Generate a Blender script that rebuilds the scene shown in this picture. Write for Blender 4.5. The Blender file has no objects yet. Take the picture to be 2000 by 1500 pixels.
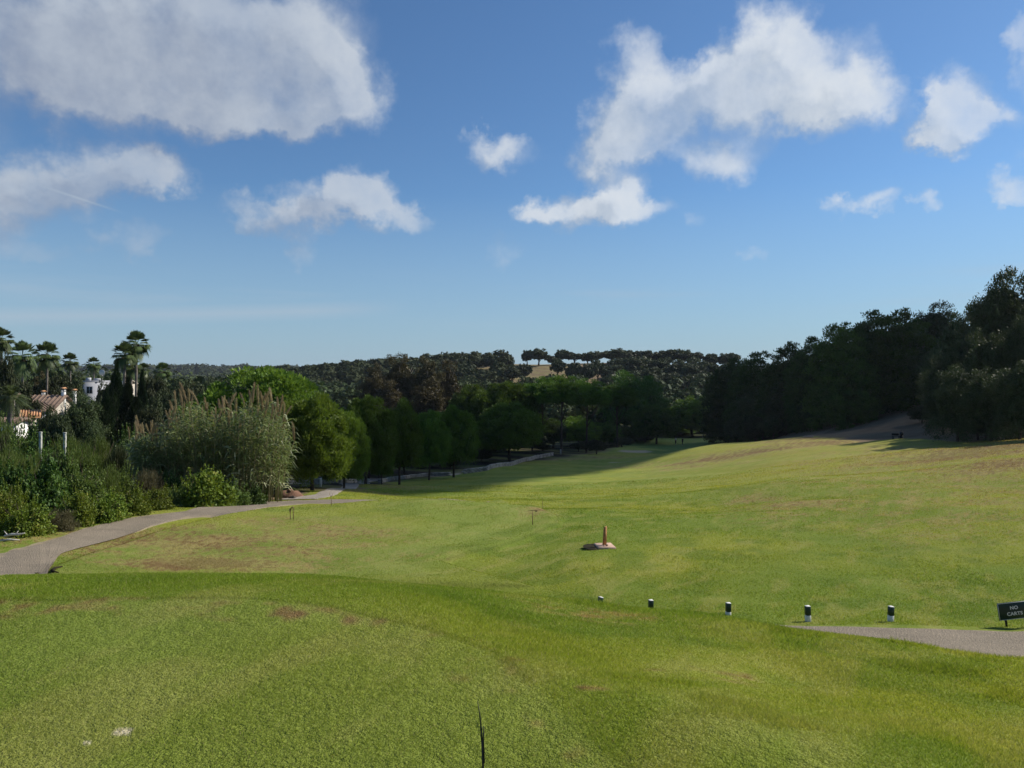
import bpy, math, random
import numpy as np
R = math.radians
rng = np.random.default_rng(7)
random.seed(7)
S = bpy.context.scene
COL = S.collection
F = 1444.0
HZ = 735.0
EYE = 1.65
# direction towards the sun
SUN_EL, SUN_AZ = R(38), R(23)           # azimuth measured from +X towards +Y
SUN = np.array([math.cos(SUN_EL)*math.cos(SUN_AZ), math.cos(SUN_EL)*math.sin(SUN_AZ), math.sin(SUN_EL)])

# ------------------------------------------------------------------ scene graph helpers
def tag(o, label=None, cat=None, group=None, kind=None):
    if label: o['label'] = label
    if cat: o['category'] = cat
    if group: o['group'] = group
    if kind: o['kind'] = kind
    return o

def empty(name, loc, rz=0.0, scale=(1, 1, 1)):
    o = bpy.data.objects.new(name, None)
    o.location = loc
    o.rotation_euler = (0, 0, rz)
    o.scale = scale
    COL.objects.link(o)
    return o

def meshdata(name, V, faces, mat, attrs=None, smooth=False):
    """faces: int k (sequential k-gons) or (m,k) array or list of lists"""
    V = np.asarray(V, dtype=np.float32).reshape(-1, 3)
    me = bpy.data.meshes.new(name)
    if isinstance(faces, int):
        k = faces
        nf = len(V)//k
        loops = np.arange(nf*k, dtype=np.int32)
        starts = np.arange(0, nf*k, k, dtype=np.int32)
    elif isinstance(faces, np.ndarray):
        nf, k = faces.shape
        loops = faces.astype(np.int32).ravel()
        starts = np.arange(0, nf*k, k, dtype=np.int32)
    else:
        loops = np.array([i for f in faces for i in f], dtype=np.int32)
        ln = np.array([len(f) for f in faces])
        starts = np.concatenate([[0], np.cumsum(ln)[:-1]]).astype(np.int32)
        nf = len(faces)
    me.vertices.add(len(V)); me.vertices.foreach_set('co', V.ravel())
    me.loops.add(len(loops)); me.loops.foreach_set('vertex_index', loops)
    me.polygons.add(nf); me.polygons.foreach_set('loop_start', starts)
    if smooth:
        me.polygons.foreach_set('use_smooth', np.ones(nf, dtype=bool))
    me.update(calc_edges=True)
    for n, a in (attrs or {}).items():
        at = me.attributes.new(n, 'FLOAT', 'POINT')
        at.data.foreach_set('value', np.asarray(a, dtype=np.float32))
    if mat: me.materials.append(mat)
    return me

def link(name, me, parent=None, loc=None):
    o = bpy.data.objects.new(name, me)
    COL.objects.link(o)
    if parent is not None: o.parent = parent
    if loc is not None: o.location = loc
    return o

class MB:
    """small mesh builder"""
    def __init__(s): s.v = []; s.f = []
    def add(s, v, f):
        o = len(s.v); s.v += [tuple(map(float, p)) for p in v]; s.f += [[i+o for i in q] for q in f]
    def box(s, c, d, rz=0.0, rx=0.0, ry=0.0, taper=1.0, bev=0.0):
        hx, hy, hz = d[0]/2, d[1]/2, d[2]/2
        if bev <= 0:
            pts = [(-hx,-hy,-hz),(hx,-hy,-hz),(hx,hy,-hz),(-hx,hy,-hz),(-hx*taper,-hy*taper,hz),(hx*taper,-hy*taper,hz),(hx*taper,hy*taper,hz),(-hx*taper,hy*taper,hz)]
            fs = [[0,3,2,1],[4,5,6,7],[0,1,5,4],[1,2,6,5],[2,3,7,6],[3,0,4,7]]
        else:
            b = bev; pts = []; 
            for z, i in ((-hz, b), (-hz+b, 0), (hz-b, 0), (hz, b)):
                t = taper if z > 0 else 1
                for x, y in ((-hx+i+ (0 if i else b), -hy+i), (hx-b, -hy+i), (hx-i, -hy+b), (hx-i, hy-b), (hx-b, hy-i), (-hx+b, hy-i), (-hx+i, hy-b), (-hx+i, -hy+b)):
                    pts.append((x*t, y*t, z))
            fs = [[7-k for k in range(8)], [24+k for k in range(8)]]
            for r in range(3):
                for k in range(8):
                    fs.append([r*8+k, r*8+(k+1) % 8, r*8+8+(k+1) % 8, r*8+8+k])
        P = np.array(pts)
        for ang, ax in ((rx, 0), (ry, 1), (rz, 2)):
            if ang:
                c_, s_ = math.cos(ang), math.sin(ang)
                M = {0: [[1,0,0],[0,c_,-s_],[0,s_,c_]], 1: [[c_,0,s_],[0,1,0],[-s_,0,c_]], 2: [[c_,-s_,0],[s_,c_,0],[0,0,1]]}[ax]
                P = P @ np.array(M).T
        s.add(P+np.array(c), fs)
        return s
    def tube(s, pts, rad, n=8, cap=True):
        pts = [np.array(p, float) for p in pts]
        if not hasattr(rad, '__len__'): rad = [rad]*len(pts)
        base = len(s.v); up = np.array([0.13, 0.21, 1.0])
        prev = None
        for i, p in enumerate(pts):
            t = pts[min(i+1, len(pts)-1)]-pts[max(i-1, 0)]
            t = t/(np.linalg.norm(t)+1e-9)
            a = np.cross(t, up if abs(t @ up) < 1.0 else [1, 0, 0]) if prev is None else prev-t*(prev @ t)
            if np.linalg.norm(a) < 1e-6: a = np.cross(t, [1, 0, 0])
            a /= np.linalg.norm(a); prev = a; b = np.cross(t, a)
            for k in range(n):
                th = 2*math.pi*k/n
                s.v.append(tuple(p+rad[i]*(math.cos(th)*a+math.sin(th)*b)))
        for i in range(len(pts)-1):
            for k in range(n):
                s.f.append([base+i*n+k, base+i*n+(k+1) % n, base+(i+1)*n+(k+1) % n, base+(i+1)*n+k])
        if cap:
            s.f.append([base+n-1-k for k in range(n)])
            e = base+(len(pts)-1)*n
            s.f.append([e+k for k in range(n)])
        return s
    def data(s, name, mat, smooth=False):
        return meshdata(name, np.array(s.v), s.f, mat, smooth=smooth)
    def build(s, name, mat, parent=None, smooth=False, loc=None):
        return link(name, s.data(name, mat, smooth), parent, loc)

# ------------------------------------------------------------------ numpy noise
def _h(ix, iy, seed):
    v = np.sin(ix*127.1+iy*311.7+seed*74.7)*43758.5453
    return v-np.floor(v)
def vnoise(x, y, seed=0):
    ix, iy = np.floor(x), np.floor(y); fx, fy = x-ix, y-iy
    fx = fx*fx*(3-2*fx); fy = fy*fy*(3-2*fy)
    a, b, c, d = _h(ix, iy, seed), _h(ix+1, iy, seed), _h(ix, iy+1, seed), _h(ix+1, iy+1, seed)
    return (a*(1-fx)+b*fx)*(1-fy)+(c*(1-fx)+d*fx)*fy
def fbm(x, y, seed=0, oct=4):
    s = 0; a = 0.5; t = 0
    for i in range(oct):
        s = s+a*vnoise(x, y, seed+i); t += a; x = x*2.03+3.1; y = y*2.03+1.7; a *= .5
    return s/t
def sstep(a, b, x):
    t = np.clip((x-a)/(b-a), 0, 1); return t*t*(3-2*t)

# ------------------------------------------------------------------ terrain
def pchip(x, Y, xq):
    x = np.asarray(x, float); Y = np.asarray(Y, float)
    if Y.ndim == 1: Y = Y[:, None]
    h = np.diff(x)[:, None]; d = np.diff(Y, axis=0)/h
    m = np.zeros_like(Y)
    w1 = 2*h[1:]+h[:-1]; w2 = h[1:]+2*h[:-1]
    same = (d[:-1]*d[1:]) > 0
    with np.errstate(all='ignore'):
        mm = (w1+w2)/(w1/d[:-1]+w2/d[1:])
    m[1:-1] = np.where(same, np.nan_to_num(mm), 0)
    m[0] = d[0]; m[-1] = d[-1]
    xq = np.clip(xq, x[0], x[-1])
    i = np.clip(np.searchsorted(x, xq, side='right')-1, 0, len(x)-2)
    hh = (x[i+1]-x[i])[:, None]; t = ((xq-x[i])[:, None])/hh
    return ((2*t**3-3*t**2+1)*Y[i]+(t**3-2*t**2+t)*hh*m[i]+(-2*t**3+3*t**2)*Y[i+1]+(t**3-t**2)*hh*m[i+1])

COLS = {
 -9000: [(2.5,0),(5,0),(9,-.8),(14,-2.4),(22,-3.2),(40,-4),(80,-6),(200,-10),(400,-12),(1000,-10),(2000,5),(6000,-30)],
 -2500: [(2.5,0),(5,0),(9,-.8),(14,-2.4),(22,-3.2),(40,-4),(80,-6),(200,-10),(400,-12),(1000,-10),(2000,5),(6000,-30)],
 -600: [(2.5,0),(5.4,0),(9,-.78),(12,-2.0),(14,-2.6),(18,-3.2),(22,-3.3),(30,-3.8),(40,-4.5),(60,-6),(100,-8.5),(200,-12),(400,-14),(1000,-12),(2000,10),(6000,-30)],
 0: [(2.5,0),(5.4,0),(9,-.78),(12,-2.0),(14,-2.7),(16,-3.1),(18.3,-3.29),(22,-3.35),(26,-3.5),(30,-3.8),(40,-4.8),(60,-6.2),(80,-7.6),(100,-9),(200,-12),(400,-14),(1000,-12),(2000,11),(6000,-30)],
 300: [(2.5,0),(5.35,0),(9,-.76),(12,-2.2),(14,-2.9),(17,-3.5),(19.6,-3.6),(26.5,-3.9),(31,-4.0),(35,-4.4),(40,-5),(60,-6.8),(80,-8.2),(100,-9.5),(200,-13),(400,-14),(1000,-12),(2000,11),(6000,-30)],
 600: [(2.5,0),(5.2,0),(9,-.77),(12,-2.2),(14,-2.9),(18,-3.55),(20,-3.68),(22,-3.74),(30,-4.15),(35,-4.45),(38,-4.68),(42,-5.2),(50,-6.2),(60,-7.3),(70,-8.3),(80,-9.2),(100,-11),(150,-12.5),(200,-14),(350,-12),(470,0),(600,-2),(1000,-10),(2000,8),(6000,-30)],
 800: [(2.5,0),(4.9,0),(9,-.87),(12,-2.2),(14,-2.95),(18,-3.5),(22,-3.75),(30,-4.13),(35,-4.25),(38,-4.8),(48,-6.3),(60,-7.75),(70,-8.8),(85,-10.4),(110,-12.5),(150,-13),(200,-13.5),(350,-11),(470,5),(600,3),(1000,0),(2000,4),(6000,-30)],
 1000: [(2.5,0),(4.1,0),(6,-.35),(9,-1.0),(12,-2.3),(14,-3.0),(18,-3.55),(22,-3.8),(30,-4.35),(34,-4.4),(38,-5.1),(48,-6.4),(60,-7.7),(80,-9.7),(110,-12),(140,-13.4),(200,-15),(300,-14),(380,-6),(470,9),(600,7),(1000,0),(2000,0),(6000,-30)],
 1200: [(2.5,0),(3.7,0),(4.9,-.27),(6.5,-.60),(9,-1.15),(12,-2.3),(14,-3),(18,-3.45),(22,-3.6),(30,-4.17),(40,-5.3),(50,-6.5),(60,-7.6),(80,-9.4),(100,-11.2),(130,-13.2),(160,-14.5),(200,-15.9),(230,-16.5),(300,-14),(380,-6),(470,10),(600,8),(1000,0),(2000,0),(6000,-30)],
 1400: [(2.5,0),(3.4,0),(5,-.35),(8.5,-1.1),(12,-2.5),(14,-2.9),(18,-3.45),(22,-3.65),(30,-4.15),(40,-5.1),(50,-6),(60,-6.9),(80,-8.3),(100,-9.3),(125,-10.0),(140,-12.4),(160,-15.0),(200,-15.8),(230,-16.5),(300,-14),(380,-6),(470,8),(600,6),(1000,0),(2000,0),(6000,-30)],
 1560: [(2.5,0),(3.2,0),(5,-.47),(8,-1.09),(11,-2.5),(13,-2.81),(14,-2.98),(18,-3.4),(22,-3.6),(30,-4.1),(40,-4.7),(50,-5.3),(60,-5.95),(80,-6.8),(100,-7.56),(115,-8.07),(130,-9.3),(150,-9.3),(180,-8),(230,-6),(300,-2),(470,4),(1000,0),(2000,0),(6000,-30)],
 1760: [(2.5,0),(3.0,0),(5,-.56),(7.5,-1.06),(10,-2.1),(12,-2.66),(13,-2.79),(14,-2.98),(18,-3.4),(22,-3.53),(30,-3.86),(40,-4.3),(50,-4.7),(60,-5.0),(80,-5.5),(88,-5.8),(98,-7.0),(108,-6.9),(120,-5.9),(130,-4.9),(150,-2.2),(200,5),(300,9),(470,10),(1000,5),(2000,0),(6000,-30)],
 2000: [(2.5,0),(3,-.1),(5,-.65),(7,-1.04),(9,-1.95),(11,-2.5),(13.3,-2.93),(14,-3.0),(18,-3.25),(22,-3.3),(30,-3.54),(40,-3.75),(50,-3.7),(60,-3.75),(70,-4.07),(80,-4.9),(100,-3.6),(150,5),(200,12),(300,18),(470,20),(1000,15),(2000,5),(6000,-30)],
 2500: [(2.5,0),(3,-.1),(7,-1),(11,-2.4),(14,-2.8),(22,-2.8),(30,-2.6),(50,-1.7),(70,-1.0),(100,3),(150,10),(200,15),(300,22),(1000,25),(2000,10),(6000,-30)],
 4000: [(2.5,-.1),(7,-1),(14,-2.4),(22,-2.4),(50,-1),(100,3),(200,10),(1000,25),(2000,10),(6000,-30)],
 11000: [(2.5,-.5),(7,-1.3),(14,-2.2),(50,-1),(100,2),(200,6),(1000,15),(2000,10),(6000,-30)],
}
L0, L1, NL = math.log(2.5), math.log(6000), 1000
lg = np.linspace(L0, L1, NL)
UPX = np.concatenate([np.array([-9000,-7000,-5500,-4200,-3300,-2600,-2000,-1600,-1300,-1050,-850,-700,-580,-480]), np.arange(-400, 2401, 5),
                      np.array([2480,2580,2700,2850,3050,3300,3600,4000,4600,5400,6500,8000,11000])]).astype(float)
_prof = np.stack([pchip([math.log(a) for a, b in COLS[k]], [b for a, b in COLS[k]], lg)[:, 0] for k in sorted(COLS)], axis=0)
ZG = pchip(sorted(COLS), _prof, UPX)          # (nu, NL)
# soften the knots a little
for _ in range(6):
    ZG[:, 1:-1] = (ZG[:, :-2]+2*ZG[:, 1:-1]+ZG[:, 2:])/4
for _ in range(40):
    ZG[15:-14] = (ZG[14:-15]+2*ZG[15:-14]+ZG[16:-13])/4

def poly_sdf(P, x, y):
    """signed distance, negative inside"""
    P = np.array(P, float); d = np.full(np.shape(x), 1e18); ins = np.zeros(np.shape(x), bool)
    for i in range(len(P)):
        a, b = P[i], P[(i+1) % len(P)]
        e = b-a; wx, wy = x-a[0], y-a[1]
        t = np.clip((wx*e[0]+wy*e[1])/(e @ e), 0, 1)
        d = np.minimum(d, (wx-e[0]*t)**2+(wy-e[1]*t)**2)
        c = ((a[1] > y) != (b[1] > y)) & (x < (b[0]-a[0])*(y-a[1])/((b[1]-a[1]) if b[1] != a[1] else 1e-9)+a[0])
        ins ^= c
    d = np.sqrt(d)
    return np.where(ins, -d, d)

def H0(x, y):
    x = np.asarray(x, float); y = np.asarray(y, float)
    D = np.clip(y, 2.5, 5999)
    u = np.clip(1000+F*x/D, UPX[0], UPX[-1]-1e-3)
    i = np.clip(np.searchsorted(UPX, u, side='right')-1, 0, len(UPX)-2)
    fu = (u-UPX[i])/(UPX[i+1]-UPX[i])
    l = (np.log(D)-L0)/(L1-L0)*(NL-1); j = np.clip(l.astype(int), 0, NL-2); fl = l-j
    return (ZG[i, j]*(1-fu)+ZG[i+1, j]*fu)*(1-fl)+(ZG[i, j+1]*(1-fu)+ZG[i+1, j+1]*fu)*fl

def hit0(px, py, h=H0):
    D = np.exp(np.linspace(math.log(2.55), math.log(1500), 5000)); x = (px-1000)/F*D
    s = HZ+(EYE-h(x, D))/D*F
    k = np.argmax(s <= py)
    return float(x[k]), float(D[k])
TEE2 = [hit0(*p) for p in ((95,1118),(170,1088),(300,1044),(430,1014),(560,995),(700,983),(850,979),(980,984),(1060,995),(1092,1008),(1085,1024),(1040,1046),(970,1072),(860,1100))]
TEE2 += [(0.5, 18.0), (-6.5, 17.6), (-11, 17.2)]
TEE1 = [(-14,-6),(-14,5.3)]+[hit0(*p) for p in ((0,1175),(300,1172),(500,1171),(640,1186),(740,1208),(850,1234),(950,1270),(1020,1320),(1100,1400),(1190,1490))]+[(.9,2.0),(1.4,-6)]
def H(x, y):
    x = np.asarray(x, float); y = np.asarray(y, float)
    z = H0(x, y)
    r = np.hypot(x, y)
    near = (r < 60)
    amp = np.clip((r-3)/40, 0, 1)
    z = z+(fbm(x*.09+2, y*.13, 14, 2)-.5)*.55*np.clip((r-16)/25, 0, 1)*np.clip(1.8-r/120, .2, 1)
    z = z+(fbm(x*.22+5, y*.22, 11, 3)-.5)*.24*np.clip((r-10)/25, 0, 1)*np.clip(1.6-r/160, .25, 1)
    z = z+(fbm(x*.045+5, y*.045, 21, 3)-.5)*1.6*np.clip((r-70)/120, 0, 1)
    z = z+(fbm(x*1.3, y*1.3, 31, 3)-.5)*.03
    if np.any(near):
        z = z+.16*sstep(.30, -.30, poly_sdf(TEE2, x, y))*near
    return z
def hit(px, py):
    return hit0(px, py, H)
def at(px, D):
    x = (px-1000)/F*D
    return x, D, float(H(np.array([x]), np.array([float(D)]))[0])
def zpx(py, D): return EYE-(py-HZ)/F*D
# ------------------------------------------------------------------ materials
class NT:
    def __init__(s, tree): s.t = tree; s.n = tree.nodes; s.l = tree.links
    def new(s, typ, **kw):
        n = s.n.new(typ)
        for k, v in kw.items(): setattr(n, k, v)
        return n
    def put(s, sock, v):
        if hasattr(v, 'is_output') or isinstance(v, bpy.types.NodeSocket): s.l.new(v, sock)
        elif v is not None: sock.default_value = v
    def math(s, op, a, b=None, clamp=False, c=None):
        n = s.new('ShaderNodeMath', operation=op, use_clamp=clamp)
        s.put(n.inputs[0], a)
        if b is not None: s.put(n.inputs[1], b)
        if c is not None: s.put(n.inputs[2], c)
        return n.outputs[0]
    def vm(s, op, a, b=None):
        n = s.new('ShaderNodeVectorMath', operation=op); s.put(n.inputs[0], a)
        if b is not None: s.put(n.inputs[1], b)
        return n.outputs[1] if op in ('DOT_PRODUCT', 'LENGTH') else n.outputs[0]
    def noise(s, vec, scale, detail=3, rough=.55, dist=0, out='Fac'):
        n = s.new('ShaderNodeTexNoise'); s.put(n.inputs['Vector'], vec); n.inputs['Scale'].default_value = scale
        n.inputs['Detail'].default_value = detail; n.inputs['Roughness'].default_value = rough; n.inputs['Distortion'].default_value = dist
        return n.outputs[out]
    def ramp(s, v, a, b, lo=0.0, hi=1.0, smooth=True):
        n = s.new('ShaderNodeMapRange', interpolation_type='SMOOTHSTEP' if smooth else 'LINEAR')
        s.put(n.inputs[0], v); n.inputs[1].default_value = a; n.inputs[2].default_value = b; n.inputs[3].default_value = lo; n.inputs[4].default_value = hi
        return n.outputs[0]
    def mix(s, f, a, b, typ='MIX'):
        n = s.new('ShaderNodeMix', data_type='RGBA', blend_type=typ)
        def c(v): return (*v, 1) if isinstance(v, tuple) and len(v) == 3 else v
        s.put(n.inputs[0], f); s.put(n.inputs[6], c(a)); s.put(n.inputs[7], c(b))
        return n.outputs[2]
    def attr(s, name): return s.new('ShaderNodeAttribute', attribute_name=name).outputs['Fac']

def newmat(name):
    m = bpy.data.materials.new(name); m.use_nodes = True; m.node_tree.nodes.clear()
    t = NT(m.node_tree); out = t.new('ShaderNodeOutputMaterial')
    return m, t, out

def plain(name, col, rough=.7, spec=.3, metal=0, var=.25, scale=6.0, bump=.3, bscale=40, col2=None):
    m, t, out = newmat(name)
    p = t.new('ShaderNodeBsdfPrincipled'); tc = t.new('ShaderNodeTexCoord').outputs['Object']
    n = t.noise(tc, scale, 5, .6)
    c2 = col2 or tuple(c*(1-var) for c in col)
    t.put(p.inputs['Base Color'], t.mix(t.ramp(n, .35, .65), col, c2))
    p.inputs['Roughness'].default_value = rough; p.inputs['Specular IOR Level'].default_value = spec; p.inputs['Metallic'].default_value = metal
    if bump:
        b = t.new('ShaderNodeBump'); b.inputs['Strength'].default_value = bump; b.inputs['Distance'].default_value = .02
        t.put(b.inputs['Height'], t.noise(tc, bscale, 4)); t.put(p.inputs['Normal'], b.outputs[0])
    t.l.new(p.outputs[0], out.inputs[0])
    return m

def foliage(name, c_a, c_b, c_c=None, trans=.3, spec=.25, rough=.55, nscale=.6, objvar=.25):
    """three leaf tints picked by a per leaf random value and a soft clump noise"""
    m, t, out = newmat(name)
    geo = t.new('ShaderNodeNewGeometry'); oi = t.new('ShaderNodeObjectInfo')
    tc = t.new('ShaderNodeTexCoord').outputs['Object']
    r = t.attr('rnd')
    n = t.noise(tc, nscale, 3)
    f = t.math('ADD', t.math('MULTIPLY', r, .6), t.math('MULTIPLY', t.ramp(n, .3, .7), .55), clamp=True)
    col = t.mix(f, c_a, c_b)
    if c_c: col = t.mix(t.ramp(r, .86, .93), col, c_c)
    hsv = t.new('ShaderNodeHueSaturation')
    t.put(hsv.inputs['Value'], t.math('ADD', t.math('MULTIPLY', oi.outputs['Random'], objvar*2), 1-objvar))
    t.put(hsv.inputs['Hue'], t.math('ADD', t.math('MULTIPLY', oi.outputs['Random'], .03), .485))
    t.put(hsv.inputs['Color'], col); col = hsv.outputs[0]
    p = t.new('ShaderNodeBsdfPrincipled'); t.put(p.inputs['Base Color'], col)
    p.inputs['Roughness'].default_value = rough; p.inputs['Specular IOR Level'].default_value = spec
    tr = t.new('ShaderNodeBsdfTranslucent'); t.put(tr.inputs[0], t.mix(.5, col, (c_b[0]*1.3, c_b[1]*1.3, c_b[2]*.7)))
    mx = t.new('ShaderNodeMixShader'); mx.inputs[0].default_value = trans
    t.l.new(p.outputs[0], mx.inputs[1]); t.l.new(tr.outputs[0], mx.inputs[2]); t.l.new(mx.outputs[0], out.inputs[0])
    return m

def mk_ground():
    m, t, out = newmat('turf')
    tc = t.new('ShaderNodeTexCoord').outputs['Object']
    col = t.new('ShaderNodeAttribute', attribute_name='tint').outputs['Color']
    fine = t.noise(tc, 55, 2, .8); mid = t.noise(tc, 9, 4, .75)
    col = t.mix(t.math('MULTIPLY', t.ramp(mid, .35, .7), .4), col, t.mix(1, col, (.55, .62, .5), 'MULTIPLY'))
    col = t.mix(t.math('MULTIPLY', t.ramp(fine, .5, .8), .4), col, t.mix(1, col, (1.7, 1.5, 1.7), 'MULTIPLY'))
    p = t.new('ShaderNodeBsdfPrincipled'); t.put(p.inputs['Base Color'], col); p.inputs['Roughness'].default_value = .9; p.inputs['Specular IOR Level'].default_value = .08
    b = t.new('ShaderNodeBump'); b.inputs['Strength'].default_value = .9; b.inputs['Distance'].default_value = .06
    t.put(b.inputs['Height'], t.math('ADD', mid, t.math('MULTIPLY', fine, .3)))
    t.put(p.inputs['Normal'], b.outputs[0]); t.l.new(p.outputs[0], out.inputs[0])
    return m
def mk_blade():
    m, t, out = newmat('grass_blade')
    col = t.new('ShaderNodeAttribute', attribute_name='tint').outputs['Color']
    p = t.new('ShaderNodeBsdfDiffuse'); t.put(p.inputs[0], col)
    tr = t.new('ShaderNodeBsdfTranslucent'); t.put(tr.inputs[0], t.mix(1, col, (1.35, 1.35, .7), 'MULTIPLY'))
    mx = t.new('ShaderNodeMixShader'); mx.inputs[0].default_value = .4
    t.l.new(p.outputs[0], mx.inputs[1]); t.l.new(tr.outputs[0], mx.inputs[2]); t.l.new(mx.outputs[0], out.inputs[0])
    return m
def mk_path(name, c1, c2, streak=True):
    m, t, out = newmat(name)
    tc = t.new('ShaderNodeTexCoord').outputs['Object']
    v = t.new('ShaderNodeTexVoronoi'); v.inputs['Scale'].default_value = 28; t.put(v.inputs['Vector'], tc)
    sp = t.ramp(v.outputs['Distance'], .1, .6)
    n = t.noise(tc, .8, 5, .65)
    col = t.mix(t.ramp(n, .3, .7), c1, c2)
    col = t.mix(t.math('MULTIPLY', t.ramp(t.noise(tc, .35, 6, .7, 1.5), .52, .62), .35), col, tuple(c*.6 for c in c2))
    col = t.mix(t.math('MULTIPLY', t.ramp(t.noise(tc, 3.5, 6, .75), .60, .68), .45), col, (.40, .35, .27))
    col = t.mix(t.math('MULTIPLY', sp, .5), col, tuple(c*.35 for c in c1))
    col = t.mix(t.math('MULTIPLY', t.ramp(t.noise(tc, 45, 2), .58, .72), .6), col, tuple(min(1, c*1.9) for c in c1))
    e = t.attr('edge')
    col = t.mix(t.math('MULTIPLY', t.ramp(t.math('ADD', e, t.math('MULTIPLY', t.math('SUBTRACT', t.noise(tc, 2.2, 4, .7), .5), .9)), .62, .85), .8), col, (.33, .27, .17))
    p = t.new('ShaderNodeBsdfPrincipled'); t.put(p.inputs['Base Color'], col); p.inputs['Roughness'].default_value = .9; p.inputs['Specular IOR Level'].default_value = .15
    b = t.new('ShaderNodeBump'); b.inputs['Strength'].default_value = .8; b.inputs['Distance'].default_value = .02
    t.put(b.inputs['Height'], t.math('SUBTRACT', t.noise(tc, 45, 3), sp)); t.put(p.inputs['Normal'], b.outputs[0])
    t.l.new(p.outputs[0], out.inputs[0])
    return m

M = {}
M['turf'] = mk_ground(); M['blade'] = mk_blade()
M['asphalt'] = mk_path('worn_asphalt', (.33, .275, .205), (.25, .21, .155))
M['concrete_path'] = mk_path('concrete_path', (.42, .37, .31), (.34, .30, .25))
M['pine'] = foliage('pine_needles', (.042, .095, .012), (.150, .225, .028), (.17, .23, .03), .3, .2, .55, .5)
M['pine_black'] = foliage('pine_needles_black', (.018, .038, .010), (.054, .084, .018), None, .1, .12, .65, .5, .35)  # darkest needle copy, shade of the backlit right-hand wood put into the colour
M['pine_mid'] = foliage('pine_needles_mid', (.034, .074, .011), (.105, .170, .024), None, .22, .15, .6, .5, .35)  # needle copy lightened for the lit domes of the front rows
M['pine_dark'] = foliage('pine_needles_dark', (.026, .057, .011), (.076, .128, .021), None, .18, .15, .6, .5, .42)  # darker needle copy for pines in shadow, shade put into the colour
M['olive'] = foliage('olive_leaves', (.026, .042, .014), (.078, .100, .036), (.16, .18, .09), .13, .18, .6, .35, .3)
M['oak'] = foliage('oak_leaves', (.024, .036, .013), (.060, .075, .028), None, .15, .2, .6, .5, .3)
M['wood'] = foliage('far_wood_leaves', (.022, .037, .013), (.060, .076, .028), (.085, .085, .045), .1, .1, .7, .02)
M['brown'] = foliage('autumn_leaves', (.038, .036, .015), (.090, .075, .028), (.12, .10, .03), .25, .2, .6, .3, .15)
M['cypress'] = foliage('cypress_leaves', (.010, .020, .008), (.028, .046, .014), None, .1, .15, .6, .8)
M['palm'] = foliage('palm_leaves', (.035, .062, .018), (.095, .130, .040), (.20, .23, .11), .2, .3, .5, .8)
M['palm_dry'] = foliage('dead_palm_leaves', (.07, .055, .035), (.13, .105, .065), None, .1, .2, .6, .8, .1)
M['shrub_y'] = foliage('bramble_leaves', (.050, .095, .010), (.150, .190, .020), (.24, .24, .05), .3, .2, .55, 1.6, .25)
M['shrub_g'] = foliage('green_shrub_leaves', (.050, .090, .018), (.125, .175, .036), (.17, .20, .08), .3, .2, .55, 1.6, .25)
M['shrub_d'] = foliage('dark_shrub_leaves', (.024, .052, .011), (.065, .110, .018), (.10, .14, .03), .25, .2, .55, 1.6, .25)
M['shrub_b'] = foliage('dry_shrub_twigs', (.055, .055, .026), (.13, .115, .055), (.26, .23, .14), .15, .2, .6, 1.6, .2)
M['reed'] = foliage('reed_leaves', (.062, .110, .026), (.205, .260, .085), (.48, .51, .30), .35, .5, .4, .7, .1)
M['plume'] = foliage('reed_plumes', (.26, .20, .12), (.42, .345, .22), None, .3, .2, .7, 1, .2)
M['bark'] = plain('bark', (.10, .075, .055), .9, .1, 0, .5, 3, .8, 14)
M['bark_grey'] = plain('pale_bark', (.22, .19, .16), .9, .1, 0, .4, 3, .8, 14)
M['stone'] = plain('pale_stone', (.42, .38, .32), .9, .1, 0, .45, 1.4, .8, 6)
M['white_wall'] = plain('white_render', (.78, .77, .74), .85, .2, 0, .1, .8, .15, 12)
M['cream_wall'] = plain('cream_render', (.50, .45, .38), .85, .2, 0, .15, .8, .15, 12)
M['grey_and_shaded_wall'] = plain('grey_and_shaded_render', (.42, .43, .46), .85, .2, 0, .12, .8, .15, 12)
M['tile_orange'] = plain('orange_roof_tiles', (.62, .33, .17), .85, .2, 0, .35, 3, .6, 9)
M['tile_brown'] = plain('brown_roof_tiles', (.21, .15, .115), .85, .2, 0, .35, 3, .6, 9)
M['glass'] = plain('dark_window_glass', (.03, .035, .04), .15, .6, 0, .1, 1, 0)
M['green_paint'] = plain('dark_green_paint', (.010, .035, .024), .4, .4, 0, .25, 12, .15, 60)
M['white_paint'] = plain('white_paint', (.72, .71, .66), .5, .4, 0, .15, 25, .2, 60)
M['letters'] = plain('white_letters', (.75, .76, .74), .5, .3, 0, .06, 20, 0)
M['rust_wood'] = plain('weathered_orange_wood', (.55, .25, .10), .75, .25, 0, .45, 9, .5, 50)
M['tan_wood'] = plain('dry_cane', (.30, .20, .095), .75, .25, 0, .4, 14, .4, 60)
M['pink_stone'] = plain('pink_concrete', (.52, .36, .27), .9, .15, 0, .25, 7, .6, 30)
M['red_paint'] = plain('red_paint', (.42, .028, .022), .5, .35, 0, .3, 10, .2, 40)
M['dark_metal'] = plain('dark_metal', (.015, .016, .017), .5, .4, .3, .3, 10, .2, 40)
M['soil'] = plain('red_brown_soil', (.22, .125, .085), .95, .1, 0, .4, 2.5, 1.0, 9)
M['rock'] = plain('dark_rock', (.10, .085, .075), .9, .2, 0, .4, 5, .8, 12)
M['driftwood'] = plain('bleached_branch', (.60, .57, .52), .8, .2, 0, .35, 9, .6, 40)
M['skin'] = plain('skin', (.45, .27, .19), .55, .35, 0, .1, 8, 0)
M['cloth_dark'] = plain('dark_cloth', (.012, .014, .022), .9, .1, 0, .3, 12, .2, 80)
M['cloth_white'] = plain('white_cloth', (.70, .70, .70), .9, .1, 0, .08, 12, .2, 80)
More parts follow.
